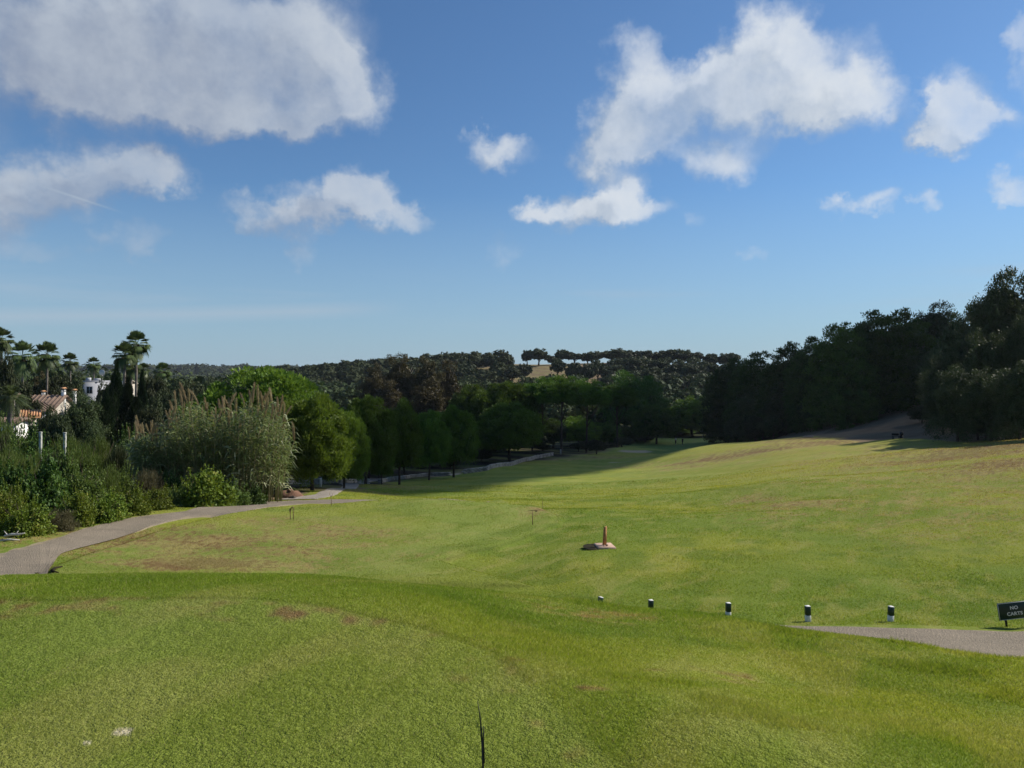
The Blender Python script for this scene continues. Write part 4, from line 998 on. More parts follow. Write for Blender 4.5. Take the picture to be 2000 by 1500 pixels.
# wooden plank in its pink base
def plank():
    x, y, z = ground_at(1180, 1069); s = y/22
    e = empty('wooden_marker', (x, y, z)); tag(e, 'upright rust-brown plank set in a pinkish concrete base', 'marker')
    b = MB(); b.box((.02*s, 0, .015), (.54*s, .62*s, .12), bev=.025, rz=.12); b.build('base_slab', M['pink_stone'], e)
    p = MB(); p.add([(-.055,-.03,.07),(.065,-.03,.07),(.065,.03,.07),(-.055,.03,.07),(-.035,-.03,.62),(.05,-.03,.66),(.05,.03,.66),(-.035,.03,.62)], [[0,3,2,1],[4,5,6,7],[0,1,5,4],[1,2,6,5],[2,3,7,6],[3,0,4,7]])
    o = p.build('plank', M['rust_wood'], e); o.rotation_euler = (0, R(2.5), .1)
    k = MB(); k.tube([(.06, -.12, .08), (.10, -.14, .12)], [.045, .02], 7); k.tube([(-.02, -.16, .07), (-.02, -.16, .11)], [.035, .025], 7); k.build('bolt_stub', M['pink_stone'], e)
    d = MB(); r_ = np.random.default_rng(4)
    n = 26; d.add([(math.cos(a)*.27*s*(1+.2*r_.random())-.34*s, math.sin(a)*.36*s*(1+.2*r_.random())-.05, .012) for a in np.linspace(0, 2*math.pi, n, endpoint=False)], [list(range(n))])
    o = link('dark_patch', d.data('dark_patch', M['soil_and_dark_patch']), None, (x, y, z+.02)); tag(o, kind='structure')  # flat dark patch on the ground left of the slab
M['soil_and_dark_patch'] = plain('bare_soil_and_dark_patch', (.035, .03, .015), .95, .1, 0, .4, 6, 1, 25)
plank()

# hoops and sticks on the second tee
def hoop():
    x, y, z = ground_at(570, 1014.5); e = empty('bent_cane_hoop', (x, y, z)); tag(e, 'small bent cane hoop stuck upright in the lower tee', 'hoop')
    b = MB(); b.tube([(-.055, 0, -.05), (-.06, .01, .2), (-.05, .01, .36), (-.01, 0, .46), (.045, -.01, .49), (.085, 0, .44), (.09, .01, .36)], [.016, .016, .018, .018, .016, .013, .008], 7); b.build('bent_cane', M['tan_wood'], e, True)
    c = MB(); c.tube([(.06, .02, -.05), (.065, .02, .2), (.05, .01, .40), (.03, 0, .47)], [.016, .015, .014, .010], 7); c.build('upright_cane', M['tan_wood'], e, True)
    f = MB(); 
    for k in range(7): f.add([(-.05, .01, .30+.02*k), (-.10-.006*k, -.02, .24+.02*k), (-.05, .02, .33+.02*k)], [[0, 1, 2]])
    f.build('dry_leaf', M['tan_wood'], e)
hoop()
def tstick():
    x, y, z = ground_at(1040, 1025); e = empty('t_shaped_cane', (x, y, z)); tag(e, 'T-shaped cane marker near the right tip of the lower tee', 'marker')
    b = MB(); b.tube([(0, 0, -.05), (.005, 0, .3), (-.005, 0, .55)], [.016, .014, .012], 7); b.build('upright', M['tan_wood'], e, True)
    c = MB(); c.tube([(-.20, 0, .535), (-.05, 0, .555), (.12, -.02, .56), (.40, -.03, .59)], [.006, .014, .010, .004], 6); c.build('crosspiece', M['tan_wood'], e, True)
    d = MB(); d.add([(.06, -.02, .55), (.14, -.03, .50), (.20, -.02, .54), (.12, -.01, .57)], [[0, 1, 2, 3]]); d.build('dry_leaf', M['tan_wood'], e)
tstick()
def ystick():
    x, y, z = ground_at(647, 988); e = empty('dry_twig', (x, y, z)); tag(e, 'forked dry twig standing at the far left edge of the lower tee', 'twig')
    b = MB(); b.tube([(0, 0, -.05), (.01, 0, .28), (0, 0, .42)], [.012, .011, .009], 6); b.tube([(0, 0, .38), (-.07, 0, .50), (-.09, .02, .62)], [.009, .008, .003], 5); b.tube([(0, 0, .40), (.06, 0, .50), (.07, 0, .56)], [.009, .007, .003], 5); b.build('twig', M['tan_wood'], e, True)
ystick()
x, y, z = ground_at(1060, 995); b = MB(); b.tube([(0, 0, -.05), (-.01, 0, .3), (-.025, 0, .55)], [.010, .008, .005], 6); o = b.build('thin_cane', M['tan_wood'], None, True, (x, y, z)); tag(o, 'thin straight cane beyond the right tip of the lower tee', 'cane')
# red stake by the path
x, y, z = ground_at(180, 1024); e = empty('hazard_stake', (x, y-.1, z)); tag(e, 'short red hazard stake at the edge of the left path', 'stake')
b = MB(); b.box((0, 0, .17), (.085, .05, .44), bev=.008, ry=.03); b.build('stake_body', M['red_paint'], e)
b = MB(); b.add([(-.0425, -.025, .385), (.0425, -.025, .385), (.0425, .025, .385), (-.0425, .025, .385), (.01, 0, .445)], [[0, 1, 4], [1, 2, 4], [2, 3, 4], [3, 0, 4]]); b.build('pointed_tip', M['red_paint'], e)
# concrete posts in the scrub
for px, top, lab in ((79.5, 844, 'weathered white concrete post in the scrub, left one of the pair'), (127, 845, 'weathered white concrete post with a gap in its paint, right one of the pair')):
    D = 44; x = (px-1000)/F*D; z0 = gz(x, D); zt = zpx(top, D)
    e = empty('concrete_post', (x, D, z0)); h = zt-z0
    b = MB(); b.box((0, 0, h/2-.2), (.155, .14, h+.4-.08), bev=.02, taper=.94); b.build('shaft', M['old_white'] if 'old_white' in M else M['white_wall'], e)
    b = MB(); b.box((0, 0, h-.02), (.175, .16, .08), bev=.02); b.build('cap', M['old_white'], e)
    b = MB(); b.tube([(.06, -.09, h-.35), (.11, -.13, h-.34)], [.02, .02], 6); b.build('wire_hook', M['dark_metal'], e); tag(e, lab, 'post', 'concrete posts in the scrub')
# bleached branches and rock
x, y, z = ground_at(20, 1052)
b = MB(); b.tube([(-.1, .1, .10), (.15, .05, .16), (.42, 0, .17), (.62, -.05, .22)], [.035, .04, .034, .014], 7); b.tube([(.0, .08, .13), (-.12, .1, .26)], [.02, .006], 5)
b.tube([(.30, 0, .17), (.36, .05, .27)], [.018, .006], 5); o = b.build('bleached_branch', M['driftwood'], None, True, (x, y-.2, z)); tag(o, 'upper bleached branch lying at the left path edge', 'branch', 'bleached branches')
b = MB(); b.tube([(-.05, 0, .03), (.25, -.03, .07), (.55, -.02, .06)], [.03, .035, .012], 7); b.tube([(.2, -.02, .06), (.25, -.1, .13)], [.014, .004], 5); o = b.build('bleached_branch', M['driftwood'], None, True, (x+.05, y-.45, z)); tag(o, 'lower bleached branch lying nearest the path', 'branch', 'bleached branches')
def lump(name, px, py, s, mat, seed, sq=.6):
    x, y, z = ground_at(px, py); r_ = np.random.default_rng(seed); V = []; Fc = []; n, m = 14, 9
    for i in range(m):
        ph = math.pi*i/(m-1)
        for k in range(n):
            th = 2*math.pi*k/n; q = s*(1+.22*math.sin(3*th+seed+ph*2)+.15*r_.normal()*.6)
            V.append((q*math.sin(ph)*math.cos(th), q*math.sin(ph)*math.sin(th)*.8, q*sq*math.cos(ph)))
    for i in range(m-1):
        for k in range(n): Fc.append([i*n+k, (i+1)*n+k, (i+1)*n+(k+1) % n, i*n+(k+1) % n])
    return link(name, meshdata(name, np.array(V), Fc, M[mat], smooth=True), None, (x, y, z))
o = lump('rock', 572, 974, .22, 'rock', 3); tag(o, 'dark rock on the pale pad beside the path fork', 'rock')
o = lump('soil_heap', 564, 970, .8, 'soil', 9, .42); tag(o, 'red-brown soil heap at the foot of the reeds', 'soil heap')
o = lump('turf_clod', 72, 1123, .09, 'soil_and_dark_patch', 5); tag(o, 'small dark clod in the grass beside the left path', 'clod')
# curved cut in the turf
x, y, z = ground_at(100, 1119); b = MB(); b.tube([(-.06, .55, .02), (-.10, .35, .035), (-.05, .12, .035), (.07, 0, .03), (.22, -.05, .02)], [.02, .035, .04, .035, .015], 7); o = b.build('turf_lip', M['soil_and_dark_patch'], None, True, (x, y, z)); tag(o, 'curved dark lip of torn turf at the left end of the lower tee', 'turf edge')
# thin stalk at the bottom of the view
D = 2.3; x = (944-1000)/F*D; e = empty('dark_stalk', (x, D, 0)); tag(e, 'slender dark stalk with a pale thin tip in the near grass', 'stalk')
z1, z2, z3 = zpx(1420, D), zpx(1440, D), zpx(1369, D)
b = MB(); b.tube([(.006, 0, -.03), (.004, 0, .2), (.0, 0, z1*.75), (-.006, 0, z1)], [.0042, .004, .0037, .0022], 7); b.tube([(.002, 0, z1*.8), (.0, 0, z2), (.001, 0, z1+.004)], [.003, .0024, .0012], 5); b.build('stem', M['dark_metal'], e, True)
b = MB(); b.tube([(-.005, 0, z2-.01), (-.009, 0, (z2+z3)/2), (-.018, 0, z3)], [.0034, .0028, .0012], 5); b.build('pale_tip', M['dark_cane'], e, True)

# stone wall behind the trees
def stone_wall(name, pts, label, h=.75):
    r_ = np.random.default_rng(5); b = MB()
    P = [np.array(p, float) for p in pts]
    for a, c in zip(P[:-1], P[1:]):
        L = np.linalg.norm(c-a); n = max(2, int(L/.55)); d = (c-a)/L; ang = math.atan2(d[1], d[0])
        for row in range(3):
            for k in range(n):
                t = (k+.5+.5*(row % 2))/n*L
                if t > L: continue
                p = a+d*t; w = L/n*r_.uniform(.86, .99)
                b.box((p[0], p[1], gz(p[0], p[1])+h*(row+.5)/3-.05+r_.normal()*.01), (w, .38+r_.normal()*.03, h/3*r_.uniform(.8, 1.08)), rz=ang+r_.normal()*.06, bev=.035)
    o = b.build(name, M['stone'], None, False); tag(o, label, 'stone wall', 'low dry-stone walls under the pines')
W = [ground_at(p, q)[:2] for p, q in ((1080, 889), (1045, 896), (1000, 909), (950, 919), (905, 925))]
stone_wall('stone_wall', W, 'pale dry-stone wall climbing to the right beneath the broad low pine', .62)
W = [ground_at(p, q)[:2] for p, q in ((880, 928), (840, 929), (800, 933), (765, 938), (742, 944))]
stone_wall('stone_wall', W, 'low stone wall in shade behind the turf hump with the bunker', .45)
W = [((p-1000)/F*D, D) for p, D in ((720, 77), (680, 73), (640, 69), (596, 66), (560, 64))]
stone_wall('stone_wall', W, 'low stone wall showing between trunks behind the side path', .6)

# flag
def flag():
    x, y, z = (1372-1000)/F*214, 214, gz((1372-1000)/F*214, 214); e = empty('golf_flag', (x, y, z)); tag(e, 'white flag on its pole on the distant putting green', 'flag')
    b = MB(); b.tube([(0, 0, -.1), (0, 0, 2.15)], [.03, .02], 7); b.build('pole', M['white_paint'], e, True)
    c = MB(); V = []; n = 9
    for i in range(n):
        for k in range(6): V.append((-.52*i/(n-1), .06*math.sin(i*1.1+k*.3), 2.1-.55*k/5-.05*i/(n-1)))
    Fc = [[i*6+k, (i+1)*6+k, (i+1)*6+k+1, i*6+k+1] for i in range(n-1) for k in range(5)]
    c.add(V, Fc); c.build('cloth', M['cloth_white'], e, True)
flag()
# cup marker posts / small white object near wall end
x, y, z = at(1095, 143.5); b = MB(); b.box((0, 0, .45), (.32, .22, 1.1), bev=.05, taper=.9); o = b.build('distance_stone', M['stone'], None, False, (x, y, z)); tag(o, 'pale upright stone at the end of the stone wall', 'stone')
x, y, z = at(626, 62); b = MB(); b.box((0, 0, .3), (.16, .12, .8), bev=.03, taper=.85); o = b.build('white_stake', M['white_paint'], None, False, (x, y, z)); tag(o, 'little white stake in the shade at the side path', 'stake')

# bench and ball washer on the lit crest
def bench():
    D = 86; x, y, z = at(1750, D); z = zpx(858.5, D)-.02
    e = empty('park_bench', (x, y, z)); tag(e, 'dark bench in silhouette on the crest of the slope', 'bench')
    s = MB(); s.box((0, 0, .44), (.85, .42, .05), bev=.01); s.build('seat', M['dark_metal'], e)
    s = MB(); s.box((0, .21, .62), (.85, .04, .26), bev=.01, rx=-.12); s.build('backrest', M['dark_metal'], e)
    for sx in (-.36, .36):
        s = MB(); s.box((sx, -.14, .13), (.06, .06, .58)); s.box((sx, .14, .13), (.06, .06, .58)); s.box((sx, 0, .2), (.05, .24, .05)); s.build('leg', M['dark_metal'], e)
    e = empty('ball_washer', (x+.62, y, z)); tag(e, 'dark ball washer with round head right of the crest bench', 'ball washer')
    s = MB(); s.tube([(0, 0, -.2), (0, 0, .55)], [.16, .15], 10); s.build('stand', M['dark_metal'], e, True)
    s = MB(); s.tube([(0, 0, .552), (0, 0, .6), (0, 0, .78), (0, 0, .9), (0, 0, .94)], [.17, .21, .21, .15, .05], 12); s.build('head', M['dark_metal'], e, True)
    s = MB(); s.tube([(-.02, 0, .945), (-.02, 0, 1.08)], [.015, .015], 6); s.tube([(-.06, 0, 1.09), (.02, 0, 1.09)], [.02, .02], 6); s.build('handle', M['dark_metal'], e)
bench()

# golfers
def person(x, y, z, face, label, top_mat, leg_mat, arms, skin='skin'):
    e = empty('person', (x, y, z), face); tag(e, label, 'person', 'golfers on the far fairway')
    J = {'pelvis': (0, 0, .95, .135), 'waist': (0, .01, 1.10, .125), 'chest': (0, .0, 1.33, .155), 'neckb': (0, -.01, 1.48, .075), 'neck': (0, -.02, 1.54, .055), 'head': (0, -.03, 1.64, .092), 'crown': (0, -.02, 1.71, .075),
         'nose': (0, -.125, 1.625, .012)}
    E = [('pelvis', 'waist'), ('waist', 'chest'), ('chest', 'neckb'), ('neckb', 'neck'), ('neck', 'head'), ('head', 'crown'), ('head', 'nose')]
    for s, nm in ((-1, 'l'), (1, 'r')):
        J['hip'+nm] = (s*.095, 0, .90, .095); J['knee'+nm] = (s*.12, -.02+.10*s*arms[2], .50, .062); J['ank'+nm] = (s*.13, .03+.14*s*arms[2], .09, .042); J['toe'+nm] = (s*.15, -.13+.14*s*arms[2], .035, .035)
        E += [('pelvis', 'hip'+nm), ('hip'+nm, 'knee'+nm), ('knee'+nm, 'ank'+nm), ('ank'+nm, 'toe'+nm)]
        eb, hd = (arms[0] if s < 0 else arms[1])
        J['sh'+nm] = (s*.185, 0, 1.42, .062); J['el'+nm] = (s*.185+s*eb[0], eb[1], 1.42+eb[2], .043); J['wr'+nm] = (s*.185+s*hd[0], hd[1], 1.42+hd[2], .028)
        E += [('chest', 'sh'+nm), ('sh'+nm, 'el'+nm), ('el'+nm, 'wr'+nm)]
        w = np.array(J['wr'+nm][:3]); d = unit((w-np.array(J['el'+nm][:3]))[None])[0]; sd = np.array([0, -1, 0]) if abs(d[1]) < .8 else np.array([0, 0, 1.0])
        J['pal'+nm] = (*(w+d*.06), .028); E.append(('wr'+nm, 'pal'+nm))
        for f in range(4):
            b0 = w+d*.09+sd*(f-1.5)*.021; L = [.060, .072, .068, .052][f]
            J[f'f{f}{nm}'] = (*b0, .010); J[f'g{f}{nm}'] = (*(b0+d*L*.55-np.array([s*.012, 0, 0])), .009); J[f'h{f}{nm}'] = (*(b0+d*L-np.array([s*.034, 0, 0])), .008)
            E += [('pal'+nm, f'f{f}{nm}'), (f'f{f}{nm}', f'g{f}{nm}'), (f'g{f}{nm}', f'h{f}{nm}')]
        J['th'+nm] = (*(w+d*.035+sd*.045-np.array([s*.01, 0, 0])), .011); J['ti'+nm] = (*(w+d*.075+sd*.06-np.array([s*.025, 0, 0])), .009); E += [('wr'+nm, 'th'+nm), ('th'+nm, 'ti'+nm)]
    names = list(J); me = bpy.data.meshes.new('body'); me.from_pydata([J[n][:3] for n in names], [(names.index(a), names.index(b)) for a, b in E], []); me.update()
    me.materials.append(M[skin]); o = link('body', me, e)
    md = o.modifiers.new('skin', 'SKIN'); 
    for i, n in enumerate(names):
        me.skin_vertices[0].data[i].radius = (J[n][3],)*2; me.skin_vertices[0].data[i].use_root = (n == 'pelvis')
    ss = o.modifiers.new('sub', 'SUBSURF'); ss.levels = 1; ss.render_levels = 2
    def garment(name, chain, mat, grow):
        b = MB()
        for c in chain: b.tube([J[k][:3] for k in c], [J[k][3]+grow for k in c], 12)
        b.build(name, M[mat], e, True)
    garment('shirt', [('pelvis', 'waist', 'chest', 'neckb'), ('chest', 'shl'), ('chest', 'shr'), ('shl', 'ell'), ('shr', 'elr')], top_mat, .016)
    garment('trousers', [('pelvis', 'hipl', 'kneel', 'ankl'), ('pelvis', 'hipr', 'kneer', 'ankr')], leg_mat, .018)
    b = MB(); b.tube([(0, -.01, 1.66), (0, 0, 1.72), (0, 0, 1.765), (0, 0, 1.785)], [.100, .098, .07, .02], 12); b.build('hair', M['hair'], e, True)
    b = MB()
    for s in (-1, 1): b.box((s*.032, -.115, 1.65), (.018, .012, .010), bev=.003)
    b.build('eyes', M['dark_metal'], e); b = MB(); b.box((0, -.113, 1.585), (.042, .010, .010), bev=.003); b.build('mouth', M['red_paint'], e)
    b = MB()
    for nm in 'lr': t = J['toe'+nm]; a = J['ank'+nm]; b.tube([(a[0], a[1]+.03, .045), (t[0], t[1]+.05, .045), (t[0], t[1]-.03, .035)], [.05, .052, .03], 8)
    b.build('shoes', M['cloth_white'], e, True)
    return e
D = 188; x, y, z = at(1319.5, D); zz = gz(x, D)
person(x, y, zz, .5, 'golfer in a white polo shirt holding a club, left of the two', 'cloth_white', 'cloth_dark', (((.06, -.10, -.26), (-.10, -.28, -.46)), ((.06, -.10, -.26), (-.10, -.30, -.44)), .25))
b = MB(); b.tube([(0, 0, .92), (.25, -.12, .45), (.48, -.22, .03)], [.012, .009, .008], 6); b.box((.52, -.22, .03), (.11, .04, .05), bev=.01)
o = b.build('golf_club', M['dark_metal'], None, False, (x+.12, y-.28, zz)); tag(o, 'dark golf club held low by the golfer in white', 'golf club')
D = 185; x, y, z = at(1333, D)
person(x, y, gz(x, D), -2.6, 'golfer in dark clothes with grey hair, right of the two', 'cloth_dark', 'cloth_dark', (((.05, .02, -.29), (.07, -.06, -.54)), ((.05, .02, -.29), (.05, -.10, -.53)), 1.0))

# ------------------------------------------------------------------ villas
def gable_roof(b, c, w, d, h, over=.4, th=.16):
    x0, x1, y0, y1 = -w/2-over, w/2+over, -d/2-over, d/2+over
    V = [(x0, y0, 0), (x1, y0, 0), (x1, y1, 0), (x0, y1, 0), (x0, 0, h), (x1, 0, h)]; V += [(a, q, z-th) for a, q, z in V]
    V = [(a+c[0], q+c[1], z+c[2]) for a, q, z in V]
    b.add(V, [[0, 1, 5, 4], [3, 4, 5, 2], [6, 10, 11, 7], [9, 8, 11, 10], [0, 6, 7, 1], [2, 8, 9, 3], [0, 4, 10, 6], [4, 3, 9, 10], [1, 7, 11, 5], [5, 11, 8, 2]])
def tile_ridges(b, c, w, d, h, n, over=.4):
    for sgn in (-1, 1):
        for k in range(n):
            xx = -w/2-over+(w+2*over)*(k+.5)/n
            b.tube([(c[0]+xx, c[1]+sgn*(d/2+over), c[2]+.03), (c[0]+xx, c[1]+sgn*.05, c[2]+h+.03)], [.09, .09], 6)
def chimney(parent, loc, w, h, mat='white_wall', roof='tile_orange'):
    b = MB(); b.box((0, 0, h/2), (w, w, h), bev=.03); o = b.build('chimney', M[mat], parent, False, loc)
    for sx in (-1, 1):
        for sy in (-1, 1): c = MB(); c.box((sx*w*.38, sy*w*.38, h+.16), (w*.2, w*.2, .319)); c.build('cap_support', M[mat], o)
    r_ = MB(); gable_roof(r_, (0, 0, h+.485), w, w, w*.4, .1, .06); r_.build('chimney_cap', M[mat if roof is None else roof], o)
def window(parent, loc, w, h, rz=0):
    b = MB()
    for c, d in (((0, 0, h/2), (w+.1, .08, .07)), ((0, 0, -h/2), (w+.16, .14, .07)), ((-w/2, 0, 0), (.07, .08, h-.07)), ((w/2, 0, 0), (.07, .08, h-.07)), ((0, 0, 0), (.05, .06, h-.07))): b.box(c, d)
    o = b.build('window', M['white_paint'], parent, False, loc); o.rotation_euler = (0, 0, rz)
    g = MB(); g.box((0, .01, 0), (w-.08, .02, h-.08)); g.build('pane', M['glass'], o)
def villa(label, px, eave, D, w, d, hr, wallm, roofm, chims=(), wins=(), rz=0, name='villa', wallh=None):
    x = (px-1000)/F*D; z0 = gz(x, D)-.5; h = zpx(eave, D)-z0
    e = empty(name, (x, D, z0), rz); tag(e, label, 'house', 'villas among the palms')
    b = MB(); b.box((0, 0, h/2), (w, d, h)); 
    b.add([(-w/2+.01, -d/2+.01, h), (-w/2+.01, d/2-.01, h), (-w/2+.01, 0, h+hr*.93*(1-0)), (w/2-.01, -d/2+.01, h), (w/2-.01, d/2-.01, h), (w/2-.01, 0, h+hr*.93)], [[0, 2, 1], [3, 4, 5]])
    b.build('wall', M[wallm], e)
    r_ = MB(); gable_roof(r_, (0, 0, h+.1), w, d, hr); tile_ridges(r_, (0, 0, h+.1), w, d, hr, max(8, int(w/.45))); r_.build('roof', M[roofm], e)
    for cx, cy, cw, ch in chims: chimney(e, (cx, cy, h+.2), cw, ch)
    for wx, wz, ww, wh in wins: window(e, (wx, -d/2-.03, wz+h), ww, wh)
    return e
villa('brown-roofed villa with two tall chimneys below the palms', 90, 797, 98, 4.6, 6.0, 1.6, 'cream_wall', 'tile_brown', ((2.2, 0, .42, 1.9), (3.3, .6, .34, 1.7), (-.8, 1.0, .36, 1.5)), ((-2, -1.5, 1.1, 1.2), (1.2, -1.5, 1.1, 1.2)), rz=.12)
villa('grey-walled villa wing with a white sloping verge', 64, 803, 90, 2.6, 2.8, .9, 'grey_and_shaded_wall', 'tile_brown', (), ((0, -1.4, .9, 1.0),), rz=1.25)
villa('small white villa with a bright orange roof', 60, 815, 76, 1.1, 1.6, .6, 'cream_wall', 'tile_orange', (), ((.1, -1.2, .5, .8),), rz=.5)
villa('white garden building partly hidden by the date palm', 26, 826, 74, 1.8, 2.4, .4, 'white_wall', 'tile_brown', (), ((-.2, -1.1, .6, .7),), rz=.1)
villa('villa with an orange-brown roof corner behind the date palm', 24, 776, 88, 2.0, 3.4, .9, 'cream_wall', 'tile_brown', ((-1.0, 0, .4, 1.3),), ((0, -1.4, .9, 1.0),), rz=.2)
def flat_house():
    D = 122; x = (184-1000)/F*D; z0 = gz(x, D)-.5; h = zpx(746, D)-z0; e = empty('white_house', (x, D, z0), .1); tag(e, 'flat-roofed white house with roof terrace and dish', 'house', 'villas among the palms')
    b = MB(); b.box((0, 0, h/2), (3.2, 5, h)); b.box((-1.9, .5, h/2-.7), (1.7, 4, h-.7)); b.build('wall', M['grey_and_shaded_wall'], e)
    p = MB(); p.box((0, 0, h+.1), (3.4, 5.2, .2)); p.box((-.6, -.6, h+.45), (.6, .6, .5)); p.box((.5, 0, h+.4), (.9, .5, .4)); p.build('parapet', M['grey_and_shaded_wall'], e)  # white walls coloured grey to hold the shade they stand in
    window(e, (.4, -2.53, h-1.3), .9, 1.1); d = MB(); n = 14; V = [(0, 0, 0)]+[(.48*math.cos(a), -.12, .48*math.sin(a)) for a in np.linspace(0, 2*math.pi, n, endpoint=False)]
    V += [(v[0], v[1]+.03, v[2]) for v in V]
    f = [[0, 1+k, 1+(k+1) % n] for k in range(n)]+[[n+1, n+2+(k+1) % n, n+2+k] for k in range(n)]+[[1+k, n+2+k, n+2+(k+1) % n, 1+(k+1) % n] for k in range(n)]
    d.add(V, f); d.tube([(0, .03, -.1), (0, .1, -1.3)], [.04, .04], 6); d.build('satellite_dish', M['white_paint'], e, True, (1.55, -.6, h+1.55))
flat_house()
D = 112; x = (251-1000)/F*D; z0 = gz(x, D); h = zpx(750, D)-z0; e = empty('white_tower_house', (x, D, z0)); tag(e, 'narrow white house wall glimpsed between the dark cypresses', 'house', 'villas among the palms')
b = MB(); b.box((0, 0, h/2-.3), (.9, 3, h+.6)); b.build('wall', M['cream_wall'], e); b = MB(); gable_roof(b, (0, 0, h+.1), .9, 3, .5, .2, .1); b.build('roof', M['cream_wall'], e); window(e, (.1, -1.53, h-.8), .5, .7)
# ------------------------------------------------------------------ sky with clouds
def px2ang(px, py):
    return math.atan((px-1000)/F), math.atan((HZ-py)/math.hypot(F, px-1000))
CL = [(150,50,330,135,1.0),(420,80,230,150,1.05),(620,110,140,120,1.1),(690,170,75,75,1.0),(300,205,190,70,.75),(560,200,90,70,.9),(480,240,90,40,.6),(100,110,200,70,.6),(610,235,50,40,.5),
 (60,358,160,52,.8),(205,330,150,52,.95),(320,350,70,45,.8),(0,400,80,55,.7),(250,465,60,30,.5),(70,480,80,25,.3),
 (640,405,120,42,.9),(690,385,65,48,1.0),(760,440,90,32,.8),(540,430,110,34,.7),(590,490,30,34,.45),
 (960,290,70,32,.75),(1015,300,60,30,.35),
 (1235,95,85,50,.7),(1360,150,140,60,.9),(1480,90,90,72,1.1),(1540,160,150,80,1.1),(1640,205,95,62,1.0),(1230,230,105,70,1.0),(1200,290,110,52,1.0),(1400,300,120,46,.95),(1330,215,130,55,.62),(1720,215,40,30,.3),
 (1190,385,58,45,1.0),(1120,412,110,40,.95),(1240,420,65,30,.8),(1050,420,55,24,.6),(1335,440,30,16,.3),
 (1870,220,66,60,1.1),(1895,265,62,38,.85),(1815,242,60,35,.8),(1960,235,40,25,.35),
 (1690,410,55,26,.72),(1815,405,30,20,.6),(1990,385,40,22,.5),(2015,90,26,70,.5),(1470,487,42,18,.3),(980,495,70,34,.3),(1290,160,60,30,.3),
 (2350,200,220,110,1),(2700,120,260,120,1),(-500,150,300,120,1),(-900,300,200,70,1),(3300,300,250,60,.9),(1500,-400,500,160,1),(400,-700,500,200,1),(2600,-600,400,220,1)]
def build_world():
    w = bpy.data.worlds.new('World'); S.world = w; w.use_nodes = True
    nt = w.node_tree; nt.nodes.clear(); t = NT(nt)
    g = bpy.data.node_groups.new('cloud_density', 'ShaderNodeTree')
    g.interface.new_socket('P', in_out='INPUT', socket_type='NodeSocketVector')
    g.interface.new_socket('D', in_out='OUTPUT', socket_type='NodeSocketFloat')
    q = NT(g); gi = q.new('NodeGroupInput').outputs[0]; go = q.new('NodeGroupOutput')
    wv = q.vm('SUBTRACT', q.noise(gi, 6, 9, .62, out='Color'), (.5, .5, .5)); 
    w2 = q.vm('SUBTRACT', q.noise(gi, 28, 5, .6, out='Color'), (.5, .5, .5))
    p = q.vm('ADD', q.vm('ADD', gi, q.vm('MULTIPLY', wv, (.17, .13, 0))), q.vm('MULTIPLY', w2, (.045, .045, 0)))
    tot = None
    for px, py, rx, ry, wt in CL:
        a, e = px2ang(px, py)
        d = q.vm('MULTIPLY', q.vm('SUBTRACT', p, (a, e, 0)), (F/rx/1.30, F/ry/1.30, 0))
        v = q.math('SUBTRACT', 1.0, q.vm('DOT_PRODUCT', d, d), clamp=True)
        v = q.math('MULTIPLY', q.math('MULTIPLY', v, v), wt*1.12)
        tot = v if tot is None else q.math('ADD', tot, v)
    tot = q.math('MINIMUM', tot, 1.15)
    n = q.noise(gi, 12, 9, .58)
    den = q.math('ADD', tot, q.math('MULTIPLY', q.math('SUBTRACT', n, .5), 1.7))
    den = q.math('MULTIPLY', den, q.ramp(tot, 0, .22))
    q.l.new(den, go.inputs[0])
    tc = t.new('ShaderNodeTexCoord').outputs['Generated']
    sp = t.new('ShaderNodeSeparateXYZ'); t.l.new(tc, sp.inputs[0]); x, y, z = sp.outputs
    az = t.math('ARCTAN2', x, y); e = t.math('ARCSINE', z)
    cb = t.new('ShaderNodeCombineXYZ'); t.l.new(az, cb.inputs[0]); t.l.new(e, cb.inputs[1]); P = cb.outputs[0]
    def dens(v):
        n = t.new('ShaderNodeGroup'); n.node_tree = g; t.put(n.inputs[0], v); return n.outputs[0]
    d0 = dens(P); d1 = dens(t.vm('ADD', P, (.034, .030, 0)))
    alpha = t.ramp(d0, .0, 1.3)
    lit = t.math('ADD', t.math('MULTIPLY', t.math('SUBTRACT', d0, d1), .75), t.math('ADD', t.math('MULTIPLY', d0, -.10), t.math('MULTIPLY', t.math('SUBTRACT', t.noise(P, 26, 6, .6), .5), .5)))
    lit = t.ramp(lit, -.75, .55)
    # the thick bank towards the west stays greyer, it is turned away from the sun
    west = t.ramp(az, -.55, .25)
    bright = t.mix(west, (.50, .56, .645), (.74, .79, .85)); dark = t.mix(west, (.27, .325, .44), (.38, .47, .60))
    ccol = t.mix(lit, dark, bright)
    sky = t.new('ShaderNodeTexSky', sky_type='NISHITA', sun_disc=False)
    sky.sun_elevation = SUN_EL; sky.sun_rotation = math.pi/2-SUN_AZ
    sky.altitude = 0; sky.air_density = SKY_AIR; sky.dust_density = SKY_DUST; sky.ozone_density = SKY_OZ
    scol = t.mix(1, sky.outputs[0], SKY_TINT, 'MULTIPLY')
    scol = t.mix(t.ramp(e, .24, -.01, 0, .8, False), scol, HOR)
    # thin veil streaks low in the sky
    vn = t.noise(t.vm('MULTIPLY', P, (2.2, 26, 0)), 1.0, 5, .55)
    band = t.math('MULTIPLY', t.ramp(e, .05, .085), t.ramp(e, .15, .10))
    veil = t.math('MULTIPLY', t.math('MULTIPLY', t.ramp(vn, .48, .75), band), .35)
    a0, e0 = px2ang(430, 612)
    sl = t.math('SUBTRACT', e, t.math('ADD', e0, t.math('MULTIPLY', t.math('SUBTRACT', az, a0), .055)))
